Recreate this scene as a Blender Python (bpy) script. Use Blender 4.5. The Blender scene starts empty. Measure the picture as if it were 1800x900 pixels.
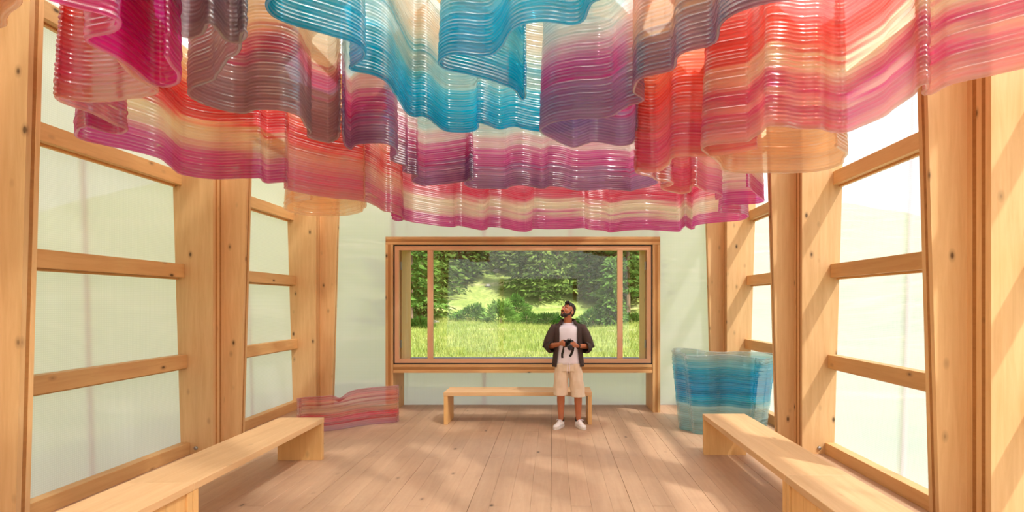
import bpy, bmesh, math, random
import numpy as np
from mathutils import Vector, Matrix, Euler

random.seed(7)
RNG = np.random.default_rng(7)
SC = bpy.context.scene
COL = SC.collection

# ---------------------------------------------------------------- camera, sky, sun, exposure
CAM_H = 1.75
F_PX = 920.0
VPX, VPY = 972.0, 532.0            # where level lines along the hall meet, in the 1800x900 frame
cam_d = bpy.data.cameras.new('camera')
cam_d.sensor_width = 36.0
cam_d.lens = F_PX / 1800.0 * 36.0
cam_d.shift_x = (900.0 - VPX) / 1800.0
cam_d.shift_y = (VPY - 450.0) / 1800.0
cam_d.clip_start = 0.05
cam_d.clip_end = 500
cam = bpy.data.objects.new('camera', cam_d)
cam.location = (0, 0, CAM_H)
cam.rotation_euler = (math.pi / 2, 0, 0)
COL.objects.link(cam)
SC.camera = cam

SUN_TO = Vector((0.44, -0.43, 0.80)).normalized()
world = bpy.data.worlds.new('sky')
SC.world = world
world.use_nodes = True
wn = world.node_tree
wn.nodes.clear()
w_out = wn.nodes.new('ShaderNodeOutputWorld')
w_bg = wn.nodes.new('ShaderNodeBackground')
w_sky = wn.nodes.new('ShaderNodeTexSky')
w_sky.sky_type = 'NISHITA'
w_sky.sun_disc = False
w_sky.sun_elevation = math.asin(SUN_TO.z)
w_sky.sun_rotation = math.atan2(SUN_TO.x, SUN_TO.y)
w_sky.air_density = 1.0
w_sky.dust_density = 3.0
w_bg.inputs['Strength'].default_value = 0.36
w_hs = wn.nodes.new('ShaderNodeHueSaturation')
w_hs.inputs['Saturation'].default_value = 0.14
wn.links.new(w_sky.outputs[0], w_hs.inputs['Color'])
wn.links.new(w_hs.outputs[0], w_bg.inputs['Color'])
wn.links.new(w_bg.outputs[0], w_out.inputs['Surface'])

sun_d = bpy.data.lights.new('sun', 'SUN')
sun_d.energy = 9.0
sun_d.angle = math.radians(2.0)
sun_d.color = (1.0, 0.95, 0.87)
sun = bpy.data.objects.new('sun', sun_d)
sun.rotation_euler = (-SUN_TO).to_track_quat('-Z', 'Y').to_euler()
sun.location = (8, -10, 18)
COL.objects.link(sun)

vs = SC.view_settings
vs.view_transform = 'Standard'
vs.look = 'None'
vs.gamma = 1.0
vs.use_curve_mapping = False
vs.exposure = 0.22
SC.cycles.transparent_max_bounces = 32
SC.cycles.max_bounces = 10
SC.cycles.diffuse_bounces = 5
SC.cycles.transmission_bounces = 10
SC.cycles.use_adaptive_sampling = True
SC.cycles.adaptive_threshold = 0.02
SC.cycles.use_denoising = True
SC.cycles.sample_clamp_indirect = 8.0
SC.cycles.caustics_reflective = False

# ---------------------------------------------------------------- helpers
def PZ(px, py, Z):
    """point on the level plane Z seen at a frame position"""
    Y = F_PX * (Z - CAM_H) / (VPY - py)
    return ((px - VPX) / F_PX * Y, Y)

def lin(r, g, b):
    f = lambda c: (c / 255.0 / 12.92) if c / 255.0 <= 0.04045 else ((c / 255.0 + 0.055) / 1.055) ** 2.4
    return (f(r), f(g), f(b))

def tag(o, label=None, cat=None, group=None, kind=None):
    if label: o['label'] = label
    if cat: o['category'] = cat
    if group: o['group'] = group
    if kind: o['kind'] = kind
    return o

def link(o, parent=None):
    COL.objects.link(o)
    if parent is not None:
        o.parent = parent
    return o

def empty(name, loc=(0, 0, 0), rz=0.0):
    o = bpy.data.objects.new(name, None)
    o.empty_display_size = 0.1
    o.location = loc
    o.rotation_euler = (0, 0, rz)
    COL.objects.link(o)
    return o

def mesh_obj(name, verts, faces, mat, parent=None, loc=None, smooth=False):
    me = bpy.data.meshes.new(name)
    me.from_pydata([tuple(map(float, v)) for v in verts], [], faces)
    me.update()
    if smooth:
        me.polygons.foreach_set('use_smooth', [True] * len(me.polygons))
    if mat: me.materials.append(mat)
    o = bpy.data.objects.new(name, me)
    if loc is not None: o.location = loc
    return link(o, parent)

def box_data(x0, x1, y0, y1, z0, z1):
    v = [(x0, y0, z0), (x1, y0, z0), (x1, y1, z0), (x0, y1, z0), (x0, y0, z1), (x1, y0, z1), (x1, y1, z1), (x0, y1, z1)]
    f = [(0, 3, 2, 1), (4, 5, 6, 7), (0, 1, 5, 4), (1, 2, 6, 5), (2, 3, 7, 6), (3, 0, 4, 7)]
    return v, f

def box(name, x0, x1, y0, y1, z0, z1, mat, parent=None, bevel=0.0, origin=None):
    """box in world coordinates with its origin at its own base centre"""
    ox, oy, oz = ((x0 + x1) / 2, (y0 + y1) / 2, z0) if origin is None else origin
    v, f = box_data(x0 - ox, x1 - ox, y0 - oy, y1 - oy, z0 - oz, z1 - oz)
    bm = bmesh.new()
    bv = [bm.verts.new(p) for p in v]
    for q in f: bm.faces.new([bv[i] for i in q])
    if bevel > 0:
        bmesh.ops.bevel(bm, geom=list(bm.edges), offset=bevel, segments=1, affect='EDGES')
    me = bpy.data.meshes.new(name)
    bm.to_mesh(me); bm.free()
    me.materials.append(mat)
    o = bpy.data.objects.new(name, me)
    p = Vector((ox, oy, oz))
    if parent is not None:
        p = p - world_loc(parent)
    o.location = p
    return link(o, parent)

def world_loc(o):
    p = Vector(o.location)
    q = o.parent
    while q is not None:
        p = p + Vector(q.location)
        q = q.parent
    return p

def prism(name, poly_xz, y0, y1, mat, parent=None):
    """outline in x,z pushed along y; coordinates relative to the parent"""
    n = len(poly_xz)
    v = [(x, y0, z) for x, z in poly_xz] + [(x, y1, z) for x, z in poly_xz]
    f = [tuple(range(n)), tuple(range(2 * n - 1, n - 1, -1))]
    for i in range(n):
        j = (i + 1) % n
        f.append((i, n + i, n + j, j))
    o = mesh_obj(name, v, f, mat, parent)
    bm = bmesh.new(); bm.from_mesh(o.data)
    bmesh.ops.recalc_face_normals(bm, faces=bm.faces)
    bm.to_mesh(o.data); bm.free()
    return o

def tube_data(pts, radii, seg=8, caps=True):
    pts = [Vector(p) for p in pts]
    if not hasattr(radii, '__len__'): radii = [radii] * len(pts)
    V, F = [], []
    ref = Vector((0, 0, 1))
    for i, p in enumerate(pts):
        d = (pts[min(i + 1, len(pts) - 1)] - pts[max(i - 1, 0)]).normalized()
        r = ref if abs(d.dot(ref)) < 0.95 else Vector((1, 0, 0))
        a = d.cross(r).normalized(); b = d.cross(a).normalized()
        for k in range(seg):
            t = 2 * math.pi * k / seg
            V.append(p + (a * math.cos(t) + b * math.sin(t)) * radii[i])
    for i in range(len(pts) - 1):
        for k in range(seg):
            k2 = (k + 1) % seg
            F.append((i * seg + k, i * seg + k2, (i + 1) * seg + k2, (i + 1) * seg + k))
    if caps:
        F.append(tuple(range(seg - 1, -1, -1)))
        F.append(tuple(range((len(pts) - 1) * seg, len(pts) * seg)))
    return V, F

def tube(name, pts, radii, mat, parent=None, seg=8, smooth=True):
    V, F = tube_data(pts, radii, seg)
    return mesh_obj(name, V, F, mat, parent, smooth=smooth)

# ---------------------------------------------------------------- materials
class NT:
    def __init__(self, name):
        self.m = bpy.data.materials.new(name)
        self.m.use_nodes = True
        self.t = self.m.node_tree
        self.t.nodes.clear()
        self.out = self.t.nodes.new('ShaderNodeOutputMaterial')
    def n(self, kind, **kw):
        nd = self.t.nodes.new('ShaderNode' + kind)
        ins = kw.pop('i', {})
        for k, v in kw.items(): setattr(nd, k, v)
        for k, v in ins.items():
            if isinstance(v, bpy.types.NodeSocket): self.t.links.new(v, nd.inputs[k])
            else: nd.inputs[k].default_value = v
        return nd
    def math(self, op, a, b=None, clamp=False):
        d = {0: a}
        if b is not None: d[1] = b
        return self.n('Math', operation=op, use_clamp=clamp, i=d).outputs[0]
    def ramp(self, fac, stops, interp='LINEAR'):
        nd = self.n('ValToRGB', i={0: fac})
        cr = nd.color_ramp; cr.interpolation = interp
        while len(cr.elements) > 1: cr.elements.remove(cr.elements[-1])
        for k, (p, c) in enumerate(stops):
            e = cr.elements[0] if k == 0 else cr.elements.new(p)
            e.position = p
            e.color = (*c, 1) if len(c) == 3 else c
        return nd.outputs[0]
    def mix(self, fac, a, b, blend='MIX'):
        nd = self.n('MixRGB', blend_type=blend)
        for k, v in ((0, fac), (1, a), (2, b)):
            if isinstance(v, bpy.types.NodeSocket): self.t.links.new(v, nd.inputs[k])
            else: nd.inputs[k].default_value = v if k == 0 else ((*v, 1) if len(v) == 3 else v)
        return nd.outputs[0]
    def shmix(self, fac, a, b):
        return self.n('MixShader', i={0: fac, 1: a, 2: b}).outputs[0]
    def done(self, sh):
        self.t.links.new(sh, self.out.inputs['Surface'])
        return self.m

def plain(name, rgb, rough=0.5, metal=0.0, noise=0.0, nscale=20.0, bump=0.0):
    k = NT(name)
    col = (*rgb, 1)
    p = k.n('BsdfPrincipled', i={'Roughness': rough, 'Metallic': metal})
    tc = k.n('TexCoord')
    nz = k.n('TexNoise', i={'Vector': tc.outputs['Object'], 'Scale': nscale, 'Detail': 3.0})
    c = k.mix(nz.outputs[0], tuple(x * (1 - noise) for x in rgb), tuple(min(1, x * (1 + noise)) for x in rgb))
    k.t.links.new(c, p.inputs['Base Color'])
    if bump > 0:
        b = k.n('Bump', i={'Height': nz.outputs[0], 'Strength': bump, 'Distance': 0.01})
        k.t.links.new(b.outputs[0], p.inputs['Normal'])
    return k.done(p.outputs[0])

def wood(name, base, dark, axis='Z', knots=0.5, rough=0.55, tint=0.10, grain=1.0, wear=0.0):
    """planed spruce: grain along one axis, knots, every piece a little different"""
    k = NT(name)
    tc = k.n('TexCoord'); oi = k.n('ObjectInfo')
    off = k.math('MULTIPLY', oi.outputs['Random'], 37.0)
    v = k.n('VectorMath', operation='ADD', i={0: tc.outputs['Object']})
    cx = k.n('CombineXYZ', i={0: off, 1: off, 2: off})
    k.t.links.new(cx.outputs[0], v.inputs[1])
    s_along, s_across = 0.55, 7.0
    sc = [s_across] * 3; sc['XYZ'.index(axis)] = s_along
    mp = k.n('Mapping', i={'Vector': v.outputs[0], 'Scale': sc})
    n1 = k.n('TexNoise', i={'Vector': mp.outputs[0], 'Scale': 3.2 * grain, 'Detail': 5.0, 'Roughness': 0.62, 'Distortion': 0.5})
    n2 = k.n('TexNoise', i={'Vector': mp.outputs[0], 'Scale': 0.7, 'Detail': 2.0})
    g = k.ramp(n1.outputs[0], [(0.30, (0, 0, 0)), (0.72, (1, 1, 1))])
    c = k.mix(g, base, dark)
    c = k.mix(0.5, c, k.mix(n2.outputs[0], tuple(x * 0.72 for x in base), tuple(min(1, x * 1.16) for x in base)))
    if knots > 0:
        sk = [6.2] * 3; sk['XYZ'.index(axis)] = 3.4
        mk = k.n('Mapping', i={'Vector': v.outputs[0], 'Scale': sk})
        vo = k.n('TexVoronoi', i={'Vector': mk.outputs[0], 'Scale': 1.0, 'Randomness': 1.0})
        d = k.ramp(vo.outputs['Distance'], [(0.06, (1, 1, 1)), (0.11, (0.3, 0.3, 0.3)), (0.20, (0, 0, 0))])
        sep = k.n('SeparateColor', i={0: vo.outputs['Color']})
        on = k.math('LESS_THAN', sep.outputs[0], knots)
        kf = k.math('MULTIPLY', d, on)
        c = k.mix(kf, c, tuple(x * 0.22 for x in dark))
    if wear > 0:
        nw = k.n('TexNoise', i={'Vector': tc.outputs['Object'], 'Scale': 2.3, 'Detail': 6.0, 'Roughness': 0.7})
        wf = k.ramp(nw.outputs[0], [(0.48, (0, 0, 0)), (0.75, (wear, wear, wear))])
        c = k.mix(wf, c, tuple(x * 0.55 for x in base))
    r = k.math('SUBTRACT', oi.outputs['Random'], 0.5)
    r = k.math('MULTIPLY', r, 2 * tint)
    val = k.math('ADD', r, 1.0)
    hs = k.n('HueSaturation', i={'Value': val, 'Color': c})
    p = k.n('BsdfPrincipled', i={'Base Color': hs.outputs[0], 'Roughness': rough})
    b = k.n('Bump', i={'Height': n1.outputs[0], 'Strength': 0.12, 'Distance': 0.004})
    k.t.links.new(b.outputs[0], p.inputs['Normal'])
    return k.done(p.outputs[0])

W_BASE, W_DARK = lin(230, 188, 136), lin(200, 146, 90)
M_POST = wood('spruce_post', W_BASE, W_DARK, 'Z', 0.6)
M_CORE = wood('spruce_core_layer', lin(186, 128, 70), lin(146, 92, 44), 'Y', 0.15, tint=0.16)
M_RAIL = wood('spruce_rail', lin(224, 178, 120), lin(194, 138, 80), 'Y', 0.45)
M_FRAMEX = wood('spruce_frame_level', lin(222, 174, 118), lin(186, 130, 76), 'X', 0.35)
M_FRAMEZ = wood('spruce_frame_upright', lin(222, 174, 118), lin(186, 130, 76), 'Z', 0.35)
M_COREX = wood('spruce_core_level', lin(186, 130, 72), lin(148, 94, 46), 'X', 0.3)
M_COREZ = wood('spruce_core_upright', lin(186, 130, 72), lin(148, 94, 46), 'Z', 0.3)
M_SASHX = wood('larch_sash_level', lin(228, 176, 138), lin(208, 150, 112), 'X', 0.0, tint=0.03)
M_SASHZ = wood('larch_sash_upright', lin(228, 176, 138), lin(208, 150, 112), 'Z', 0.0, tint=0.03)
M_PLANK = wood('floor_spruce', lin(198, 162, 132), lin(174, 134, 104), 'Y', 0.16, rough=0.5, tint=0.025, grain=0.8, wear=0.35)
M_SEATY = wood('bench_spruce_lengthwise', lin(224, 184, 138), lin(196, 148, 100), 'Y', 0.2, tint=0.05)
M_SEATX = wood('bench_spruce_crosswise', lin(224, 184, 138), lin(196, 148, 100), 'X', 0.2, tint=0.05)
M_BENCHZ = wood('bench_spruce_upright', lin(232, 186, 124), lin(204, 148, 84), 'Z', 0.4, tint=0.06)
M_SLAB = plain('platform_timber', lin(120, 95, 70), 0.8, noise=0.2)
M_STEEL = plain('brushed_steel', lin(170, 168, 165), 0.35, 0.9, noise=0.1)
M_BLACK = plain('black_rubber', lin(28, 26, 26), 0.6, noise=0.2)
M_WIRE = plain('steel_wire', lin(190, 190, 190), 0.3, 0.9)
def make_strip():
    k = NT('joint_profile_plastic')
    c = (*lin(226, 204, 208), 1)
    tl = k.n('BsdfTranslucent', i={'Color': c}); df = k.n('BsdfDiffuse', i={'Color': c})
    tr = k.n('BsdfTransparent', i={'Color': (0.97, 0.90, 0.92, 1)})
    return k.done(k.shmix(0.78, k.shmix(0.3, tl.outputs[0], df.outputs[0]), tr.outputs[0]))
M_STRIP = make_strip()
M_FLASH = plain('grey_metal_flashing', lin(140, 150, 168), 0.4, 0.6, noise=0.1)

def make_panel(name, rgb, clear, back=0.22):
    """cellular polycarbonate with a fine woven grid: part clear, part milky"""
    k = NT(name)
    tc = k.n('TexCoord')
    sep = k.n('SeparateXYZ', i={0: tc.outputs['Object']})
    def lines(s, scale):
        a = k.math('MULTIPLY', s, scale)
        a = k.math('FRACT', a)
        a = k.math('SUBTRACT', a, 0.5)
        a = k.math('ABSOLUTE', a)
        return k.math('GREATER_THAN', a, 0.34)
    horiz = k.math('ADD', sep.outputs[0], sep.outputs[1])
    g = k.math('MAXIMUM', lines(horiz, 52.0), lines(sep.outputs[2], 52.0))
    nz = k.n('TexNoise', i={'Vector': tc.outputs['Object'], 'Scale': 0.9, 'Detail': 2.0})
    c = k.mix(g, rgb, tuple(x * 0.84 for x in rgb))
    c = k.mix(k.math('MULTIPLY', nz.outputs[0], 0.10), c, tuple(x * 0.8 for x in rgb))
    tl = k.n('BsdfTranslucent', i={'Color': c})
    df = k.n('BsdfDiffuse', i={'Color': c})
    tr = k.n('BsdfTransparent', i={'Color': (0.98, 0.99, 0.98, 1)})
    milky = k.shmix(back, tl.outputs[0], df.outputs[0])
    cl = k.mix(g, (clear, clear, clear), (clear * 0.75,) * 3)
    sh = k.shmix(cl, milky, tr.outputs[0])
    return k.done(sh)

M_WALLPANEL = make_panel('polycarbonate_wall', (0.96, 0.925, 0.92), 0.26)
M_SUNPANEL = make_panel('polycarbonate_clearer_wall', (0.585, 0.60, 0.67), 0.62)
M_ROOFPANEL = make_panel('polycarbonate_roof', (0.96, 0.955, 0.95), 0.42, 0.10)
M_BACKPANEL = make_panel('polycarbonate_end', (0.92, 0.885, 0.90), 0.34)

def make_glass(name):
    k = NT(name)
    tr = k.n('BsdfTransparent', i={'Color': (0.97, 0.98, 0.97, 1)})
    gl = k.n('BsdfGlossy', i={'Color': (1, 1, 1, 1), 'Roughness': 0.0})
    fr = k.n('Fresnel', i={'IOR': 1.5})
    f = k.math('MULTIPLY', fr.outputs[0], 0.75)
    return k.done(k.shmix(f, tr.outputs[0], gl.outputs[0]))
M_GLASS = make_glass('window_glass')

def make_sheet_mat(name, clear=0.5, rough=0.15):
    """translucent printed plastic, coloured layer by layer"""
    k = NT(name)
    at = k.n('Attribute', attribute_name='layer_colour')
    c = at.outputs['Color']
    thin = k.n('Gamma', i={'Color': c, 'Gamma': 0.58}).outputs[0]     # each face takes about half of the tint
    mid = k.n('Gamma', i={'Color': c, 'Gamma': 0.70}).outputs[0]
    tr = k.n('BsdfTransparent', i={'Color': thin})
    tl = k.n('BsdfTranslucent', i={'Color': mid})
    df = k.n('BsdfDiffuse', i={'Color': c})
    body = k.shmix(0.14, tl.outputs[0], df.outputs[0])
    body = k.shmix(clear, body, tr.outputs[0])
    gl = k.n('BsdfGlossy', i={'Color': (1, 1, 1, 1), 'Roughness': rough})
    fr = k.n('Fresnel', i={'IOR': 1.42})
    f = k.math('MINIMUM', k.math('MULTIPLY', fr.outputs[0], 1.0), 0.20)
    return k.done(k.shmix(f, body, gl.outputs[0]))
M_SHEET = make_sheet_mat('printed_translucent_plastic', 0.56)
M_SHEET_CLEAR = make_sheet_mat('printed_clear_plastic', 0.72)

# ---------------------------------------------------------------- the hall
XC = -0.525
BAYS = [-1.78, 0.83, 3.44, 6.05, 8.66]
def outer(z): return 3.775 + 0.03 * z
def far_in(z): return 3.22 - 0.028 * z
Z_EAVE, Z_RIDGE = 4.40, 8.305
Y_BACK = 8.965
Y_FRONT = -1.84

# floor of long planks on a platform
floor = empty('floor', (XC, 3.5, 0)); tag(floor, kind='structure')
pw = 0.176
xs = np.arange(-4.42, 3.34, pw)
plank_me = {}
for i, x in enumerate(xs):
    gap = 0.003 if (i - 25) % 4 == 0 else 0.0006
    cut = [3.2, 5.9, 4.5, 7.1][i % 4]
    for (a, b) in ((Y_FRONT - 0.2, cut), (cut, Y_BACK + 0.05)):
        o = box('plank', x + gap, x + pw - gap * 0.2, a + 0.0015, b - 0.0015, -0.045, 0.0, M_PLANK, floor, bevel=0.0012)
slab = box('platform', -4.6, 3.55, Y_FRONT - 0.3, Y_BACK + 0.2, -0.30, -0.046, M_SLAB)
tag(slab, kind='structure'); slab.name = 'floor_platform'

# timber portal frames: each half is a laminated wall post running on into the rafter
near_poly = [(3.405, 0), (3.405, 4.2), (0, 7.6), (0, Z_RIDGE), (3.907, Z_EAVE), (3.775, 0)]
far_poly = [(far_in(0), 0), (far_in(4.25), 4.25), (0, 4.25 + far_in(4.25)), (0, Z_RIDGE), (3.907, Z_EAVE), (3.775, 0)]
where = {-1.78: 'timber portal frame behind the camera at the hall entrance', 0.83: 'timber portal frame standing beside the camera just out of view',
         3.44: 'nearest laminated timber portal frame, at the outer edges of the view', 6.05: 'laminated timber portal frame halfway down the hall behind the benches',
         8.66: 'farthest laminated timber portal frame, against the window wall'}
for yb in BAYS:
    fr = empty('timber_frame', (XC, yb, 0))
    tag(fr, where[yb], 'frame', 'timber portal frames', 'structure')
    for s in (-1, 1):
        y = 0.0
        for kk, t in enumerate((0.043, 0.037, 0.040, 0.037, 0.043)):
            inset = 0.0 if kk % 2 == 0 else 0.003
            poly = [((h + (inset if i < 3 and h > 0 else 0)) * s, z) for i, (h, z) in enumerate(near_poly)]
            prism('lamella', poly, y, y + t, M_POST if kk % 2 == 0 else M_CORE, fr)
            y += t
        for kk, t in enumerate((0.036, 0.030, 0.034)):
            inset = 0.0 if kk % 2 == 0 else 0.003
            poly = [((h + (inset if i < 3 and h > 0 else 0)) * s, z) for i, (h, z) in enumerate(far_poly)]
            prism('lamella', poly, y, y + t, M_POST if kk % 2 == 0 else M_CORE, fr)
            y += t

RAILS = [(0.0, 0.135), (0.995, 1.15), (2.04, 2.195), (3.11, 3.265), (4.17, 4.325)]
for s, side in ((-1, 'left'), (1, 'right')):
    w = empty('wall_' + side, (XC + s * 3.78, 3.5, 0)); tag(w, kind='structure')
    wl = Vector(w.location)
    for b in range(len(BAYS) - 1):
        y0, y1 = BAYS[b] + 0.30, BAYS[b + 1]
        # milky double-skin panel, leaning outwards a little with the posts
        ya, yb2 = BAYS[b] + 0.15, BAYS[b + 1] + 0.15
        V = []
        for yy in (ya + 0.004, yb2 - 0.004):
            for zz, th in ((0.0, 0), (4.42, 0), (4.42, 0.016), (0.0, 0.016)):
                V.append((XC + s * (outer(zz) + 0.008 + th) - wl.x, yy - wl.y, zz))
        F = [(0, 1, 2, 3), (7, 6, 5, 4), (0, 4, 5, 1), (1, 5, 6, 2), (2, 6, 7, 3), (3, 7, 4, 0)]
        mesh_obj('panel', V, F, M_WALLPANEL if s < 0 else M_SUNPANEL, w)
        # joint profile between two sheets of the panel
        yj = BAYS[b] + 1.47
        V = []
        for yy in (yj - 0.028, yj + 0.028):
            for zz, th in ((0.0, 0), (4.40, 0), (4.40, 0.012), (0.0, 0.012)):
                V.append((XC + s * (outer(zz) + 0.03 + th) - wl.x, yy - wl.y, zz))
        mesh_obj('joint_strip', V, F, M_STRIP, w)
        for ri, (z0, z1) in enumerate(RAILS):
            zm = (z0 + z1) / 2
            xo = outer(zm)
            xa, xb = sorted((XC + s * (xo - 0.108), XC + s * (xo + 0.004)))
            r = box('rail', xa, xb, y0 + 0.002, y1 - 0.002, z0, z1, M_RAIL, w, bevel=0.003)
            if ri > 0:
                xa, xb = sorted((XC + s * (xo - 0.035), XC + s * (xo + 0.003)))
                box('rail_bead', xa, xb, y0 + 0.004, y1 - 0.004, z0 - 0.022, z0 - 0.001, M_RAIL, w, bevel=0.002)
    for yb in BAYS[2:]:
        # round head of the tie bolt at the foot of each post
        bx = XC + s * 3.60
        V, F = tube_data([(bx - wl.x, yb - 0.022 - wl.y, 0.07), (bx - wl.x, yb - 0.016 - wl.y, 0.07), (bx - wl.x, yb - 0.001 - wl.y, 0.07)], [0.012, 0.02, 0.022], 10)
        mesh_obj('bolt', V, F, M_STEEL, w, smooth=False)

# roof
ceil = empty('ceiling', (XC, 3.5, Z_EAVE)); tag(ceil, kind='structure')
cl = Vector(ceil.location)
for s in (-1, 1):
    for b in range(len(BAYS) - 1):
        ya, yb2 = BAYS[b] + 0.15, BAYS[b + 1] + 0.15
        V = []
        for yy in (ya + 0.004, yb2 - 0.004):
            for h, z in ((3.93, Z_EAVE - 0.004), (0.02, Z_RIDGE + 0.0), (0.02, Z_RIDGE + 0.02), (3.94, Z_EAVE + 0.016)):
                V.append((s * h, yy - cl.y, z + 0.012 - cl.z))
        F = [(0, 1, 2, 3), (7, 6, 5, 4), (0, 4, 5, 1), (1, 5, 6, 2), (2, 6, 7, 3), (3, 7, 4, 0)]
        mesh_obj('panel', V, F, M_ROOFPANEL, ceil)
        for t in (0.25, 0.5, 0.75):
            h = 3.905 * (1 - t); z = Z_EAVE + (Z_RIDGE - Z_EAVE) * t
            V = []
            for yy in (BAYS[b] + 0.302, BAYS[b + 1] - 0.002):
                for dh, dz in ((-0.05, 0.045), (-0.11, -0.015), (0.0, -0.125), (0.06, -0.065)):
                    V.append((s * (h + dh), yy - cl.y, z + dz - cl.z))
            mesh_obj('purlin', V, F, M_RAIL, ceil)
    pass
box('ridge_cap', XC - 0.12, XC + 0.12, Y_FRONT, Y_BACK + 0.1, Z_RIDGE + 0.035, Z_RIDGE + 0.06, M_RAIL, ceil)

# end wall around the picture window
WX0, WX1, WZ0, WZ1 = -2.50, 1.54, 0.76, 2.70
wb = empty('wall_back', (XC, Y_BACK, 0)); tag(wb, kind='structure')
def end_panel(poly, y, parent, mat, t=0.016):
    pl = Vector(parent.location)
    prism('panel', [(x - pl.x, z - pl.z) for x, z in poly], y - pl.y, y + t - pl.y, mat, parent)
xl, xr = XC - 3.95, XC + 3.95
def gab(x): return Z_RIDGE - abs(x - XC) - 0.02
end_panel([(xl + 0.17, 0), (WX0, 0), (WX0, gab(WX0)), (XC - 3.90, gab(XC - 3.90))], Y_BACK, wb, M_BACKPANEL)
end_panel([(WX1, 0), (xr - 0.17, 0), (XC + 3.90, gab(XC + 3.90)), (WX1, gab(WX1))], Y_BACK, wb, M_BACKPANEL)
end_panel([(WX0, 0), (WX1, 0), (WX1, WZ0), (WX0, WZ0)], Y_BACK, wb, M_BACKPANEL)
end_panel([(WX0, WZ1), (WX1, WZ1), (WX1, gab(WX1)), (XC, Z_RIDGE - 0.02), (WX0, gab(WX0))], Y_BACK, wb, M_BACKPANEL)
for x, z0, z1 in ((-2.74, 0, gab(-2.74)), (-1.18, 0, WZ0), (0.30, 0, WZ0), (-1.18, WZ1, gab(-1.18)), (0.30, WZ1, gab(0.30)), (1.78, 0, gab(1.78))):
    box('joint_strip', x - 0.03, x + 0.03, Y_BACK + 0.018, Y_BACK + 0.03, z0, z1, M_STRIP, wb)
# entrance end behind the camera: panels either side of a wide opening
wf = empty('wall_front', (XC, Y_FRONT, 0)); tag(wf, kind='structure')
for (x0, x1) in ((xl + 0.17, XC - 1.3), (XC + 1.3, xr - 0.17)):
    end_panel([(x0, 0), (x1, 0), (x1, gab(x1) if abs(x1 - XC) < 3.9 else 4.3), (x0, gab(x0) if abs(x0 - XC) < 3.9 else 4.3)], Y_FRONT, wf, M_BACKPANEL)
end_panel([(XC - 1.3, 2.6), (XC + 1.3, 2.6), (XC + 1.3, gab(XC + 1.3)), (XC, Z_RIDGE - 0.02), (XC - 1.3, gab(XC - 1.3))], Y_FRONT, wf, M_BACKPANEL)
for x in (XC - 1.3, XC + 1.3):
    box('door_post', x - 0.07, x + 0.07, Y_FRONT - 0.08, Y_FRONT + 0.059, 0, 2.6, M_FRAMEZ, wf)

# picture window: deep timber surround on two legs, sash with two mullions
win = empty('window_1', (XC + 0.04, 8.34, 0)); tag(win, 'wide timber-framed picture window looking onto meadow and spruce slope', kind='structure')
YF = 8.34
fx0, fx1 = -2.67, 1.71
def layered(name, x0, x1, z0, z1, y0, along, m):
    """three-ply board: outer plies light, middle ply darker and a hair back"""
    core = M_COREX if along == 'X' else M_COREZ
    bd = None
    for q in range(3):
        if along == 'X': a = (x0, x1, z0 + (z1 - z0) * q / 3, z0 + (z1 - z0) * (q + 1) / 3)
        else: a = (x0 + (x1 - x0) * q / 3, x0 + (x1 - x0) * (q + 1) / 3, z0, z1)
        ins = 0.003 if q == 1 else 0.0
        o = box(name if q == 0 else 'ply', a[0], a[1], y0 + ins, Y_BACK, a[2], a[3], core if q == 1 else m, win if q == 0 else bd, bevel=0.0015)
        if q == 0: bd = o
layered('top_board', fx0, fx1, 2.675, 2.80, YF, 'X', M_FRAMEX)
layered('bottom_board', fx0 + 0.122, fx1 - 0.122, 0.63, 0.765, YF + 0.01, 'X', M_FRAMEX)
layered('leg_board', fx0, fx0 + 0.12, 0.0, 2.673, YF, 'Z', M_FRAMEZ)
layered('leg_board', fx1 - 0.12, fx1, 0.0, 2.673, YF, 'Z', M_FRAMEZ)
gx0, gx1, gz0, gz1 = fx0 + 0.124, fx1 - 0.124, 0.768, 2.672
gy = YF + 0.025
g = 0.016
def ring(names, x0, x1, y0, y1, z0, z1, t, mx, mz, parent):
    box(names[0], x0, x1, y0, y1, z1 - t, z1, mx, parent)
    box(names[0], x0, x1, y0, y1, z0, z0 + t, mx, parent)
    box(names[1], x0, x0 + t, y0, y1, z0 + t, z1 - t, mz, parent)
    box(names[1], x1 - t, x1, y0, y1, z0 + t, z1 - t, mz, parent)
ring(('gasket', 'gasket'), gx0, gx1, gy - 0.006, gy + 0.05, gz0, gz1, g, M_BLACK, M_BLACK, win)
sx0, sx1, sz0, sz1 = gx0 + g + 0.001, gx1 - g - 0.001, gz0 + g + 0.001, gz1 - g - 0.001
st = 0.066
ring(('sash_rail', 'sash_stile'), sx0, sx1, gy, gy + 0.06, sz0, sz1, st, M_SASHX, M_SASHZ, win)
mull = []
for px in (756, 1090):
    x = (px - VPX) / F_PX * (gy + 0.0)
    mull.append(x)
    box('mullion', x - 0.043, x + 0.043, gy + 0.002, gy + 0.058, sz0 + st + 0.001, sz1 - st - 0.001, M_SASHZ, win, bevel=0.002)
edges = [sx0 + st, mull[0] - 0.043, mull[0] + 0.043, mull[1] - 0.043, mull[1] + 0.043, sx1 - st]
for a, b in ((0, 1), (2, 3), (4, 5)):
    box('pane', edges[a] + 0.001, edges[b] - 0.001, gy + 0.032, gy + 0.036, sz0 + st + 0.001, sz1 - st - 0.001, M_GLASS, win)
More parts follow.
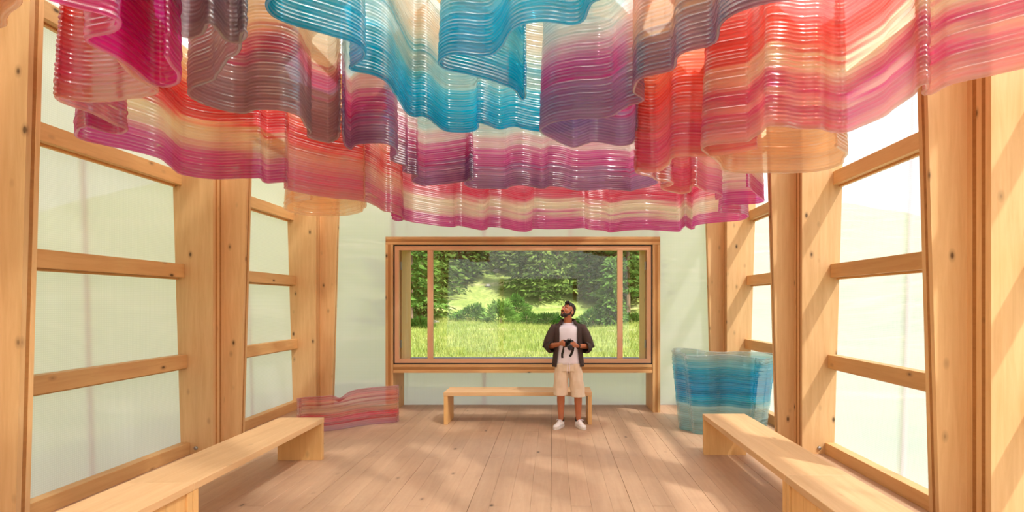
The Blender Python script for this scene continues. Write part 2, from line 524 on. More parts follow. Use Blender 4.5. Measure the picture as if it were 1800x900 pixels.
# outer reveal behind the glass
ring(('reveal_board', 'reveal_board'), sx0 + 0.05, sx1 - 0.05, gy + 0.10, Y_BACK + 0.06, sz0 - 0.017, sz1 + 0.018, 0.03, M_SASHX, M_FRAMEZ, win)
box('sill_flashing', sx0 + 0.09, sx1 - 0.09, Y_BACK - 0.02, Y_BACK + 0.12, sz0 + 0.0135, sz0 + 0.0195, M_FLASH, win)
for zz in (1.02, 2.28):
    for x in (sx0 + st + 0.005, sx1 - st - 0.027):
        box('hinge', x, x + 0.022, gy + 0.061, gy + 0.088, zz, zz + 0.13, M_STEEL, win, bevel=0.003)

# ---------------------------------------------------------------- benches
def bench_y(x0, x1, y0, y1, label, front=0):
    """bench running along the hall: seat board on panel ends"""
    b = empty('bench', ((x0 + x1) / 2, (y0 + y1) / 2, 0)); tag(b, label, 'bench', 'plank benches')
    box('seat', x0, x1, y0 + 0.002, y1 - 0.002, 0.41, 0.465, M_SEATY, b, bevel=0.003)
    box('end_panel', x0 + 0.004, x1 - 0.004, y0 + 0.004, y0 + 0.056, 0.0, 0.4095, M_BENCHZ, b, bevel=0.002)
    box('end_panel', x0 + 0.004, x1 - 0.004, y1 - 0.056, y1 - 0.004, 0.0, 0.4095, M_BENCHZ, b, bevel=0.002)
    if front:                                        # closed side of upright boards, set back a little under the seat
        xa = x1 - 0.045 if front > 0 else x0 + 0.02
        ys = np.linspace(y0 + 0.058, y1 - 0.058, 12)
        for a_, b_ in zip(ys[:-1], ys[1:]):
            box('side_board', xa, xa + 0.025, a_ + 0.001, b_ - 0.001, 0.0, 0.409, M_BENCHZ, b, bevel=0.0015)
    return b
bench_y(-3.06, -2.56, 3.73, 5.86, 'left far plank bench, its end near the low pink screen')
bench_y(-3.06, -2.56, 1.60, 3.73, 'plank bench at the lower left corner, butted to the next bench', 1)
bench_y(1.73, 2.22, 3.90, 6.06, 'plank bench in front of the blue printed vessel')
bench_y(1.73, 2.22, 1.74, 3.90, 'plank bench at the lower right corner, butted to the next bench', -1)
bb = empty('bench', (-0.505, 7.735, 0)); tag(bb, 'short plank bench under the picture window behind the man', 'bench', 'plank benches')
box('seat', -1.57, 0.56, 7.50, 7.97, 0.41, 0.465, M_SEATX, bb, bevel=0.003)
box('end_panel', -1.566, -1.51, 7.504, 7.966, 0.0, 0.4095, M_BENCHZ, bb, bevel=0.002)
box('end_panel', 0.50, 0.556, 7.504, 7.966, 0.0, 0.4095, M_BENCHZ, bb, bevel=0.002)

# ---------------------------------------------------------------- printed sheets
LAYER = 0.027

def chaikin(P, n=2):
    P = np.asarray(P, float)
    for _ in range(n):
        Q = [P[0]]
        for a, b in zip(P[:-1], P[1:]):
            Q.append(0.75 * a + 0.25 * b); Q.append(0.25 * a + 0.75 * b)
        Q.append(P[-1])
        P = np.array(Q)
    return P

def resample(P, step):
    d = np.r_[0, np.cumsum(np.linalg.norm(np.diff(P[:, :2], axis=0), axis=1))]
    n = max(4, int(d[-1] / step))
    t = np.linspace(0, d[-1], n + 1)
    return np.stack([np.interp(t, d, P[:, k]) for k in range(P.shape[1])], 1), t

def smooth_path(P, sigma):
    n = len(P); r = int(3 * sigma)
    if r < 1: return P.copy()
    kx = np.exp(-0.5 * (np.arange(-r, r + 1) / sigma) ** 2); kx /= kx.sum()
    Q = np.concatenate([2 * P[0] - P[1:r + 1][::-1] if n > r else np.repeat(P[:1], r, 0), P, 2 * P[-1] - P[-r - 1:-1][::-1] if n > r else np.repeat(P[-1:], r, 0)])
    return np.stack([np.convolve(Q[:, k], kx, 'valid') for k in range(P.shape[1])], 1)

def noise1(x, seed, scale):
    rs = np.random.default_rng(seed)
    g = rs.uniform(-1, 1, 4096)
    u = x / scale + 500.0
    i = np.floor(u).astype(int); f = u - i
    f = f * f * (3 - 2 * f)
    return g[i % 4096] * (1 - f) + g[(i + 1) % 4096] * f

def palette(stops, h):
    hs = [s[0] for s in stops]
    cs = np.array([lin(*s[1]) for s in stops])
    return np.stack([np.interp(h, hs, cs[:, k]) for k in range(3)], -1)

def sheet(name, P, z_bot, layers, pal0, pal1=None, up=True, step=0.026, top_smooth=14.0, flare=0.55, seed=1,
          ripple=0.010, parent=None, mat=None, bulge=0.0095, profile=3, loc=None, zwave=0.0, streak=0.16, groove=0.24, vary=0.10):
    """stack of printed beads following a folded plan line.
    P: plan points (x, y, weight towards the second palette). The line is given at the free edge (bottom when it hangs)."""
    P = np.asarray(P, float)
    if P.shape[1] == 2: P = np.c_[P, np.zeros(len(P))]
    P = chaikin(P, 3)
    P, t = resample(P, step)
    W = P[:, 2].clip(0, 1); A = P[:, :2]
    tang = np.gradient(A, axis=0); tang /= np.linalg.norm(tang, axis=1)[:, None] + 1e-9
    nrm = np.stack([-tang[:, 1], tang[:, 0]], 1)
    A = A + nrm * (noise1(t, seed, 0.20) * ripple * 1.7 + noise1(t, seed + 1, 0.08) * ripple * 0.4)[:, None]
    B = smooth_path(A, top_smooth)
    n = len(A)
    # profile samples up one face
    fr = (0.0, 0.27, 0.73) if profile == 3 else (0.0, 0.5)
    of = (0.50, 1.0, 1.0) if profile == 3 else (0.40, 1.05)
    rows_z, rows_o, rows_l = [], [], []
    for L in range(layers):
        for f, o in zip(fr, of):
            rows_z.append((L + f) * LAYER); rows_o.append(o * bulge); rows_l.append(L)
    rows_z.append(layers * LAYER); rows_o.append(0.3 * bulge); rows_l.append(layers - 1)
    rows_z[0] += 0.003; rows_o[0] = 0.55 * bulge
    rows_z = np.array(rows_z); rows_o = np.array(rows_o); rows_l = np.array(rows_l)
    R = len(rows_z)
    H = layers * LAYER
    V = np.zeros((n, 2 * R, 3)); C = np.ones((n, 2 * R, 4))
    rs = np.random.default_rng(seed + 99)
    jit = rs.normal(0, 0.028, layers)
    pale = (rs.random(layers) < 0.22) * rs.uniform(0.15, 1.0, layers) * streak
    dark = rs.uniform(1 - vary * 1.4, 1 + vary * 0.6, layers)
    lay_shift = rs.normal(0, 0.0022, layers)
    slow = noise1(t, seed + 5, 0.9) * 0.05 + noise1(t, seed + 6, 0.3) * 0.02
    zw = noise1(t, seed + 8, 0.6) * zwave
    for r in range(R):
        u = rows_z[r] / H
        e = (u if up else 1 - u)
        lam = (e ** 1.2) * flare
        path = A * (1 - lam) + B * lam
        tg = np.gradient(path, axis=0); tg /= np.linalg.norm(tg, axis=1)[:, None] + 1e-9
        nn = np.stack([-tg[:, 1], tg[:, 0]], 1)
        L = rows_l[r]
        wob = lay_shift[L] + noise1(t + L * 3.7, seed + 20, 0.25) * 0.0016
        for side, idx in ((1, r), (-1, 2 * R - 1 - r)):
            q = path + nn * (wob + side * rows_o[r])[:, None]
            V[:, idx, 0] = q[:, 0]; V[:, idx, 1] = q[:, 1]; V[:, idx, 2] = z_bot + rows_z[r] + zw
            hh = (L + 0.5) * LAYER
            h = hh + jit[L] + slow + noise1(t + L * 11.3, seed + 40, 0.7) * 0.02
            c = palette(pal0, h)
            if pal1 is not None:
                c = c * (1 - W[:, None]) + palette(pal1, h) * W[:, None]
            pk = (pale[L] * (0.5 + 0.5 * noise1(t + L * 7.1, seed + 60, 0.8)))[:, None]
            c = (c * (1 - pk) + np.array([0.93, 0.88, 0.84]) * pk) * dark[L]
            if rows_o[r] < 0.9 * bulge: c = c * (1 - groove) + groove * np.array([0.95, 0.93, 0.90])   # thin plastic between two beads
            C[:, idx, :3] = c.clip(0, 1) ** 0.88
    S = 2 * R
    V = V.reshape(-1, 3)
    i = np.arange(n - 1)[:, None] * S; j = np.arange(S)[None, :]; j2 = (j + 1) % S
    Fq = np.stack([i + j, i + S + j, i + S + j2, i + j2], -1).reshape(-1, 4)
    caps = []
    for base, flip in ((0, False), ((n - 1) * S, True)):
        for r in range(R - 1):
            q = [base + r, base + r + 1, base + S - 2 - r, base + S - 1 - r]
            caps.append(q[::-1] if flip else q)
    F = np.concatenate([Fq, np.array(caps)], 0)
    origin = V.mean(0); origin[2] = z_bot
    if loc is not None: origin = np.array(loc)
    V = V - origin
    me = bpy.data.meshes.new(name)
    me.vertices.add(len(V)); me.vertices.foreach_set('co', V.ravel())
    me.loops.add(F.size); me.loops.foreach_set('vertex_index', F.ravel().astype(np.int32))
    me.polygons.add(len(F)); me.polygons.foreach_set('loop_start', np.arange(0, F.size, 4, dtype=np.int32))
    me.polygons.foreach_set('loop_total', np.full(len(F), 4, np.int32))
    me.polygons.foreach_set('use_smooth', np.ones(len(F), bool))
    at = me.color_attributes.new('layer_colour', 'FLOAT_COLOR', 'POINT')
    at.data.foreach_set('color', C.reshape(-1))
    me.update(); me.validate()
    me.materials.append(mat or M_SHEET)
    o = bpy.data.objects.new(name, me)
    o.location = origin
    link(o, parent)
    top = (A * (1 - flare) + B * flare)
    return o, top, z_bot + H

def hang(o, top, z_top, count):
    """steel wires from the top edge up to the roof"""
    n = len(top)
    for k in range(count):
        i = int((k + 0.5) / count * (n - 1))
        x, y = top[i]
        zr = Z_RIDGE - abs(x - XC) + 0.012
        q = Vector(o.location)
        V, F = tube_data([(x - q.x, y - q.y, z_top - 0.02 - q.z), (x - q.x, y - q.y, zr - q.z)], 0.0022, 5)
        mesh_obj('suspension_wire', V, F, M_WIRE, o)

# colours by height above the free edge, metres
HOT, MAG, DEEP = (226, 30, 150), (214, 60, 152), (188, 18, 110)
PAL_A = [(0.0, (214, 92, 160)), (0.10, (214, 62, 152)), (0.20, (216, 84, 158)), (0.27, (240, 196, 178)), (0.36, (250, 226, 190)), (0.46, (250, 210, 170)),
         (0.52, (240, 96, 96)), (0.62, (228, 40, 52)), (0.74, (238, 70, 66)), (0.88, (248, 170, 120)), (1.05, (250, 210, 160)), (1.4, (244, 176, 150)), (2.0, (250, 215, 180))]
PAL_A_BACK = [(0.0, (222, 90, 166)), (0.10, (224, 80, 164)), (0.20, (236, 140, 186)), (0.27, (250, 222, 204)), (0.40, (250, 228, 206)), (0.47, (240, 120, 150)),
              (0.58, (232, 60, 100)), (0.72, (238, 110, 140)), (0.9, (250, 200, 180)), (2.0, (250, 220, 200))]
PAL_A_RIGHT = [(0.0, (246, 186, 176)), (0.10, (240, 142, 160)), (0.20, (234, 96, 150)), (0.27, (248, 190, 180)), (0.32, (232, 84, 146)), (0.40, (244, 150, 160)), (0.47, (254, 236, 206)), (0.54, (254, 226, 190)),
               (0.60, (246, 130, 118)), (0.74, (242, 78, 70)), (0.92, (246, 120, 120)), (1.15, (250, 180, 140)), (2.0, (250, 210, 180))]
PAL_PEACH = [(0.0, (250, 214, 176)), (0.2, (250, 200, 150)), (0.45, (250, 206, 160)), (0.8, (246, 170, 130)), (2.0, (250, 210, 180))]
PAL_HOT = [(0.0, (236, 60, 164)), (0.06, (232, 22, 150)), (0.30, (204, 12, 124)), (0.50, (214, 40, 130)), (0.75, (246, 190, 190)), (1.0, (240, 150, 120)), (2.0, (250, 200, 170))]
PAL_SALMON = [(0.0, (244, 188, 166)), (0.08, (240, 140, 140)), (0.24, (230, 92, 136)), (0.40, (240, 128, 128)), (0.6, (238, 66, 60)), (0.85, (246, 130, 90)), (1.2, (250, 200, 150)), (2.0, (250, 210, 180))]
PAL_B = [(0.0, (178, 132, 178)), (0.08, (160, 116, 166)), (0.27, (182, 130, 182)), (0.33, (206, 56, 146)), (0.46, (220, 92, 166)), (0.58, (242, 190, 204)), (0.70, (246, 240, 234)), (0.85, (190, 224, 224)), (1.2, (216, 226, 214)), (2.0, (240, 220, 190))]
PAL_B_BROWN = [(0.0, (180, 154, 162)), (0.10, (168, 144, 154)), (0.36, (182, 148, 160)), (0.44, (196, 72, 122)), (0.60, (226, 110, 128)), (0.70, (246, 206, 168)), (0.9, (246, 220, 186)), (1.3, (196, 220, 210)), (2.0, (240, 220, 190))]
PAL_B_RIGHT = [(0.0, (186, 120, 140)), (0.05, (128, 92, 122)), (0.20, (142, 110, 130)), (0.30, (190, 160, 132)), (0.45, (236, 180, 140)), (0.6, (244, 176, 150)), (0.9, (240, 140, 120)), (2.0, (248, 210, 180))]
PAL_C = [(0.0, (0, 174, 224)), (0.08, (0, 190, 240)), (0.26, (0, 200, 246)), (0.40, (84, 208, 236)), (0.52, (190, 228, 226)), (0.64, (60, 184, 212)), (0.74, (206, 230, 222)), (1.0, (246, 228, 200)), (1.3, (180, 222, 222)), (2.0, (236, 228, 210))]
PAL_C_NEAR = [(0.0, (0, 176, 224)), (0.10, (0, 194, 238)), (0.30, (20, 206, 246)), (0.45, (130, 220, 236)), (0.60, (20, 186, 226)), (0.8, (200, 230, 226)), (2.0, (236, 228, 210))]

def px_path(pts, Z):
    out = []
    for p in pts:
        x, y = PZ(p[0], p[1], Z)
        out.append((x, y, p[2] if len(p) > 2 else 0.0))
    return out

ZA, ZB, ZC = 2.90, 3.25, 3.60
def hung(name, label, pts, Z, layers, pal0, pal1=None, wires=4, **kw):
    o, top, zt = sheet(name, px_path(pts, Z), Z, layers, pal0, pal1, **kw)
    tag(o, label, 'printed sheet', 'hanging translucent printed sheets')
    hang(o, top, zt, wires)
    return o

# lowest tier: pink, cream and red, along the walls
hung('printed_sheet', 'peach scrap of hanging printed sheet at the top left corner, before the nearest post',
     [(-60, -30), (-30, 40), (4, 58), (20, 50), (24, 20), (10, -10)], ZA, 30, PAL_PEACH, PAL_SALMON, wires=2, seed=11, ripple=0.02)
hung('printed_sheet', 'hot pink hanging printed sheet with a deep fold at the upper left',
     [(20, -40), (75, 0), (130, 16), (200, 31), (217, 45), (200, 60), (154, 66), (148, 74), (160, 82), (205, 103), (238, 128), (262, 150), (296, 158), (317, 148), (318, 132), (302, 118), (296, 100)],
     ZA, 45, PAL_HOT, wires=4, seed=21, ripple=0.006, flare=0.25)
hung('printed_sheet', 'long red, cream and magenta printed sheet hanging along the wall left of the window',
     [(200, 108, 1), (235, 132, 1), (268, 156, 1), (274, 163, 1), (250, 172, 1), (205, 179, 1), (150, 180, 1), (105, 172, 1), (95, 164, 1), (104, 178, .8), (150, 196, .6), (205, 224, .5), (222, 228, .4), (212, 238, .3),
      (180, 232, .2), (150, 218, 0), (134, 228, 0), (140, 246, 0), (180, 257, 0), (235, 266, 0), (282, 280, 0), (302, 296, 0), (312, 306, 0), (345, 312, 0), (378, 317, 0), (440, 313, 0), (462, 313, 0), (464, 324, .2),
      (486, 322, .2), (508, 320, .2), (506, 330, .4), (498, 333, .6), (530, 340, .7), (580, 348, .7), (636, 354, .7), (664, 362, .6), (672, 372, .6), (690, 374, .4), (704, 380, .2), (712, 388, 0), (698, 390, 0), (690, 386, 0)],
     ZA, 42, PAL_A, PAL_SALMON, wires=8, seed=31, ripple=0.012, flare=0.4)
hung('printed_sheet', 'small pale peach printed sheet hanging low beside the window wall post on the left',
     [(640, 353), (641, 368), (628, 377), (590, 381), (540, 380), (506, 374), (500, 366), (512, 356), (548, 352)], ZA, 26, PAL_PEACH, wires=3, seed=41, mat=M_SHEET_CLEAR)
hung('printed_sheet', 'pink printed sheet with a cream band hanging lowest above the picture window',
     [(690, 380), (716, 389), (724, 391), (760, 396), (800, 401), (804, 396), (826, 402), (852, 406), (856, 399), (874, 400), (900, 405), (926, 409), (932, 405), (938, 402), (960, 404), (1000, 403), (1028, 400), (1034, 404), (1064, 406), (1070, 410),
      (1090, 407), (1120, 404), (1150, 405), (1180, 407), (1196, 408), (1203, 400), (1206, 396), (1212, 404), (1218, 404), (1222, 396), (1260, 391), (1300, 389), (1316, 384), (1312, 376), (1284, 374), (1260, 374), (1268, 362), (1296, 360), (1336, 359), (1343, 352), (1332, 342), (1310, 330)],
     ZA, 36, PAL_A_BACK, wires=7, seed=51, ripple=0.012, flare=0.35, step=0.03)
hung('printed_sheet', 'large coral and cream printed sheet sweeping across the upper right, in front of the posts',
     [(1900, 108), (1830, 118), (1760, 130), (1700, 140), (1666, 150), (1652, 162), (1630, 170), (1622, 166), (1640, 156), (1632, 146), (1618, 150), (1612, 166), (1588, 182), (1560, 200), (1526, 220), (1490, 235), (1466, 232), (1440, 226), (1400, 229), (1372, 224), (1346, 222), (1332, 236), (1322, 250), (1296, 252),
      (1262, 254), (1240, 258), (1234, 264), (1248, 274, .6), (1262, 284, .9), (1268, 298, 1), (1284, 304, 1), (1330, 305, 1), (1384, 306, 1), (1440, 302, 1), (1478, 292, 1), (1486, 282, 1), (1482, 268, 1), (1470, 258, 1)],
     ZA, 46, PAL_A_RIGHT, PAL_PEACH, wires=7, seed=61, ripple=0.012, flare=0.35, mat=M_SHEET)
hung('printed_sheet', 'salmon and red pleated printed sheet hanging between the purple and the coral sheets',
     [(1330, 262), (1290, 272), (1240, 275), (1196, 276), (1180, 279), (1173, 292), (1160, 304), (1130, 304), (1112, 298), (1114, 306), (1146, 310), (1150, 318), (1170, 320), (1186, 324), (1172, 330), (1160, 331), (1176, 338), (1196, 343), (1214, 338), (1216, 326), (1230, 334, .5), (1262, 342, .8), (1272, 346, 1), (1258, 352, 1)],
     ZA, 44, PAL_SALMON, PAL_A_BACK, wires=5, seed=71, ripple=0.012, flare=0.35)
# middle tier: purple
hung('printed_sheet', 'brown-purple printed sheet hanging at the upper left, between the pink and the blue sheets',
     [(300, -30), (305, 30), (310, 62), (330, 70), (356, 66), (362, 52), (366, 40), (378, 52), (388, 70), (410, 78), (430, 72), (432, 50), (410, 100), (380, 140), (345, 150), (328, 158), (330, 170), (352, 182), (388, 194), (430, 202), (450, 194), (476, 193), (504, 196), (530, 206), (532, 218), (545, 234), (538, 242), (560, 248), (580, 254), (590, 248), (594, 232)],
     ZB, 44, PAL_B_BROWN, wires=6, seed=81, ripple=0.010, flare=0.3)
hung('printed_sheet', 'purple and magenta printed sheet hanging across the middle behind the blue sheets',
     [(606, 232), (600, 246), (604, 258), (618, 266), (626, 256), (650, 253), (680, 253), (696, 262), (704, 272), (690, 278), (684, 284), (704, 290), (716, 294), (704, 301), (716, 306), (738, 309), (730, 316), (724, 320), (744, 328), (754, 327), (790, 324), (826, 318), (832, 312), (822, 318), (816, 326), (824, 331), (860, 332), (892, 334), (900, 327), (924, 326), (950, 332), (958, 331), (964, 326), (990, 330), (1010, 336), (1050, 334), (1096, 334), (1108, 338), (1116, 334), (1148, 328), (1156, 318)],
     ZB, 42, PAL_B, wires=8, seed=91, ripple=0.012, flare=0.3, step=0.03)
hung('printed_sheet', 'purple printed sheet folded into a pouch right of centre, trailing dark to upper right',
     [(1480, -26, 1), (1420, -8, 1), (1350, 6, 1), (1300, 22, 1), (1268, 42, 1), (1264, 68, 1), (1252, 82, 1), (1216, 90, 1), (1192, 100, 1), (1188, 118, 1), (1178, 128, 1), (1140, 134, 1), (1118, 144, 1), (1112, 164, 1), (1132, 172, 1), (1132, 180, .8), (1104, 184, .5), (1096, 190, 0), (1076, 206), (1040, 209), (1006, 208), (970, 216), (952, 226), (950, 234), (960, 242), (984, 249), (1000, 260), (1012, 261), (1026, 254), (1040, 249), (1064, 254), (1090, 258), (1116, 254), (1123, 240), (1118, 226)],
     ZB, 44, PAL_B, PAL_B_RIGHT, wires=6, seed=101, ripple=0.010, flare=0.3)
# top tier: blue
hung('printed_sheet', 'blue printed sheet hanging top centre left and running back to the middle',
     [(660, -60), (560, -30), (490, -12), (466, 4), (468, 20), (488, 37), (556, 58), (608, 72), (634, 84), (643, 98), (634, 111), (614, 120), (622, 126), (656, 131), (682, 145), (698, 172), (712, 197), (728, 207), (742, 204), (756, 212), (776, 230), (790, 234), (834, 233), (842, 226), (838, 216), (852, 218), (870, 226), (882, 229), (902, 222), (926, 229), (950, 231), (986, 234), (1010, 224), (1040, 214)],
     ZC, 48, PAL_C, wires=7, seed=111, ripple=0.010, flare=0.3)
hung('printed_sheet', 'bright blue printed sheet curled forward at the top centre, nearest the camera',
     [(1130, -24), (1086, -8), (1040, 4), (1030, 20), (1024, 40), (1004, 44), (966, 40), (940, 40), (910, 48), (888, 66), (880, 86), (868, 97), (846, 99), (812, 95), (786, 97), (772, 108), (774, 118), (794, 126), (844, 136), (890, 152), (908, 160), (913, 172), (920, 178), (926, 168), (924, 152)],
     ZC, 42, PAL_C_NEAR, wires=5, seed=121, ripple=0.008, flare=0.3)

# pieces standing on the floor
def plan(pts): return [(x, y, 0.0) for x, y in pts]
PAL_PINKLOW = [(0.0, (238, 204, 234)), (0.05, (246, 170, 206)), (0.13, (246, 96, 130)), (0.19, (250, 160, 164)), (0.25, (255, 226, 208)), (0.34, (252, 200, 190)), (0.42, (248, 160, 170)), (0.55, (252, 206, 214))]
o, _, _ = sheet('printed_screen', plan([(-3.36, 6.98), (-3.44, 7.02), (-3.36, 7.10), (-3.22, 7.08), (-3.08, 7.10), (-2.92, 7.22), (-2.76, 7.36), (-2.60, 7.52), (-2.46, 7.58), (-2.36, 7.60), (-2.27, 7.66), (-2.28, 7.74)]),
                0.0, 19, PAL_PINKLOW, up=False, seed=131, flare=0.05, top_smooth=6, zwave=0.0, ripple=0.006, mat=M_SHEET_CLEAR, streak=0.5, groove=0.3, vary=0.16, bulge=0.0115)
tag(o, 'low pink and red printed plastic screen standing on the floor by the left wall', 'printed screen')
# chipped top edge near the middle
me = o.data
ow = o.location
co = np.empty(len(me.vertices) * 3); me.vertices.foreach_get('co', co); co = co.reshape(-1, 3)
xw = co[:, 0] + ow.x
notch = np.exp(-((xw + 2.93) / 0.055) ** 2) * 0.055
rise = np.interp(xw, [-3.4, -2.95, -2.75, -2.3], [-0.045, -0.02, 0.02, 0.03])
k_up = (co[:, 2] / 0.513).clip(0, 1)
co[:, 2] += rise * k_up - notch * np.where(k_up > 0.88, k_up, 0)
me.vertices.foreach_set('co', co.ravel()); me.update()

PAL_VESSEL = [(0.0, (150, 230, 240)), (0.08, (204, 240, 244)), (0.37, (214, 243, 245)), (0.43, (30, 196, 236)), (0.55, (0, 182, 232)), (0.72, (20, 192, 236)), (0.86, (60, 206, 238)), (0.96, (206, 234, 236)), (1.2, (236, 242, 242))]
vc = (2.36, 7.24)
ang = np.linspace(0, 2 * math.pi, 49)
vp = []
for a in ang:
    rx = 0.62 + 0.05 * math.sin(5 * a + 0.4) + 0.035 * math.sin(9 * a)
    ry = 0.40 + 0.05 * math.sin(4 * a + 1.3) + 0.05 * math.sin(7 * a + 2.0)
    vp.append((vc[0] + rx * math.cos(a - 1.2), vc[1] + ry * math.sin(a - 1.2), 0))
o, _, _ = sheet('printed_vessel', vp, 0.0, 39, PAL_VESSEL, up=False, seed=141, flare=0.0, ripple=0.012, step=0.03, mat=M_SHEET_CLEAR, streak=0.35, groove=0.3, vary=0.14, bulge=0.0125)
tag(o, 'large wavy blue printed plastic vessel standing on the floor by the right wall', 'printed vessel')
me = o.data
ow = o.location
co = np.empty(len(me.vertices) * 3); me.vertices.foreach_get('co', co); co = co.reshape(-1, 3)
rel = co[:, :2] + np.array([ow.x - vc[0], ow.y - vc[1]])
u = (co[:, 2] / 1.05).clip(0, 1)
th = np.arctan2(rel[:, 1], rel[:, 0])
s = 0.91 + 0.20 * u + 0.08 * u * u * np.sin(7 * th + 1.0)
rel = rel * s[:, None]
co[:, 0] = rel[:, 0] + vc[0] - ow.x; co[:, 1] = rel[:, 1] + vc[1] - ow.y
co[:, 2] += u * (0.02 * np.sin(3 * th) - 0.03 * np.cos(th))
me.vertices.foreach_set('co', co.ravel()); me.update()

# ---------------------------------------------------------------- outdoors
def terr(x, y):
    x = np.asarray(x, float); y = np.asarray(y, float)
    z = np.full(np.broadcast(x, y).shape, -0.32)
    z = z + np.clip((y - 15) / 23, 0, 1) ** 1.3 * 0.75
    z = z + np.clip(y - 38, 0, None) * (0.34 + 0.0025 * np.clip(-x, -20, 30))
    for s, x0 in ((-1, 16), (1, 20)):
        z = z + np.clip(s * x - x0, 0, None) * 0.28 * np.clip(1 - (y - 20) / 40, 0, 1)
    z = z + np.clip(-y - 25, 0, None) * 0.25
    far = np.clip(np.hypot(x + 0.5, y - 4) - 12, 0, 20) / 20
    z = z + far * (0.16 * np.sin(x * 0.31 + 1) * np.cos(y * 0.27) + 0.10 * np.sin(x * 0.7 + y * 0.5))
    return z

def make_grass():
    k = NT('meadow_grass')
    tc = k.n('TexCoord')
    n1 = k.n('TexNoise', i={'Vector': tc.outputs['Object'], 'Scale': 0.22, 'Detail': 6.0, 'Roughness': 0.65})
    n2 = k.n('TexNoise', i={'Vector': tc.outputs['Object'], 'Scale': 3.0, 'Detail': 6.0, 'Roughness': 0.7})
    mp = k.n('Mapping', i={'Vector': tc.outputs['Object'], 'Scale': (0.10, 0.5, 0.3)})
    n3 = k.n('TexNoise', i={'Vector': mp.outputs[0], 'Scale': 1.0, 'Detail': 4.0, 'Distortion': 0.6})
    c = k.ramp(n1.outputs[0], [(0.35, lin(104, 122, 46)), (0.5, lin(126, 138, 62)), (0.68, lin(150, 152, 88))])
    c = k.mix(k.ramp(n3.outputs[0], [(0.54, (0, 0, 0)), (0.66, (0.75, 0.75, 0.75))]), c, lin(186, 172, 130))
    c = k.mix(k.ramp(n2.outputs[0], [(0.35, (0.6, 0.6, 0.6)), (0.6, (0, 0, 0))]), c, lin(66, 98, 32))
    p = k.n('BsdfPrincipled', i={'Base Color': c, 'Roughness': 0.9})
    b = k.n('Bump', i={'Height': n2.outputs[0], 'Strength': 0.8, 'Distance': 0.15})
    k.t.links.new(b.outputs[0], p.inputs['Normal'])
    return k.done(p.outputs[0])
M_GRASS = make_grass()
gx = np.linspace(-70, 70, 141); gyv = np.linspace(-45, 125, 171)
GX, GY = np.meshgrid(gx, gyv)
GZ = terr(GX, GY)
gv = np.stack([GX, GY, GZ], -1).reshape(-1, 3)
nx = len(gx)
gf = [(r * nx + c, r * nx + c + 1, (r + 1) * nx + c + 1, (r + 1) * nx + c) for r in range(len(gyv) - 1) for c in range(nx - 1)]
gr = mesh_obj('ground', gv, gf, M_GRASS, smooth=True)
tag(gr, 'sunlit alpine meadow rising to a hillside outside the window', 'meadow', kind='structure')

def leaf_mat(name, c0, c1, c2):
    k = NT(name)
    oi = k.n('ObjectInfo'); geo = k.n('NewGeometry')
    tc = k.n('TexCoord')
    n1 = k.n('TexNoise', i={'Vector': tc.outputs['Object'], 'Scale': 1.6, 'Detail': 3.0})
    r = k.math('ADD', k.math('MULTIPLY', n1.outputs[0], 0.7), k.math('MULTIPLY', oi.outputs['Random'], 0.3))
    c = k.ramp(r, [(0.3, c0), (0.5, c1), (0.72, c2)])
    d = k.n('BsdfDiffuse', i={'Color': c}); t = k.n('BsdfTranslucent', i={'Color': c})
    return k.done(k.shmix(0.3, d.outputs[0], t.outputs[0]))
M_NEEDLE = leaf_mat('spruce_needles', lin(46, 68, 32), lin(84, 108, 48), lin(138, 152, 80))
M_LARCH = leaf_mat('larch_needles', lin(66, 98, 42), lin(96, 128, 58), lin(128, 154, 80))
M_LEAF = leaf_mat('shrub_leaves', lin(50, 86, 32), lin(78, 118, 46), lin(114, 146, 68))
M_BARK = plain('tree_bark', lin(120, 98, 80), 0.9, noise=0.3, nscale=8)
M_ROCK = plain('limestone', lin(150, 144, 134), 0.9, noise=0.2, nscale=6, bump=0.5)

def leaves_mesh(name, centers, dirs, size, mat, seed):
    rs = np.random.default_rng(seed)
    n = len(centers)
    a = dirs + rs.normal(0, 0.35, (n, 3)); a /= np.linalg.norm(a, axis=1)[:, None]
    b = rs.normal(0, 1, (n, 3)); b -= (b * a).sum(1)[:, None] * a; b /= np.linalg.norm(b, axis=1)[:, None]
    sz = size * rs.uniform(0.6, 1.3, n)[:, None]
    p0 = centers - b * sz * 0.26; p1 = centers + b * sz * 0.26; p2 = centers + a * sz
    p3 = centers - a * sz * 0.25
    V = np.stack([p3, p1, p2, p0], 1).reshape(-1, 3)
    F = np.arange(4 * n).reshape(-1, 4)
    me = bpy.data.meshes.new(name)
    me.from_pydata(V.tolist(), [], F.tolist()); me.update()
    me.materials.append(mat)
    return me

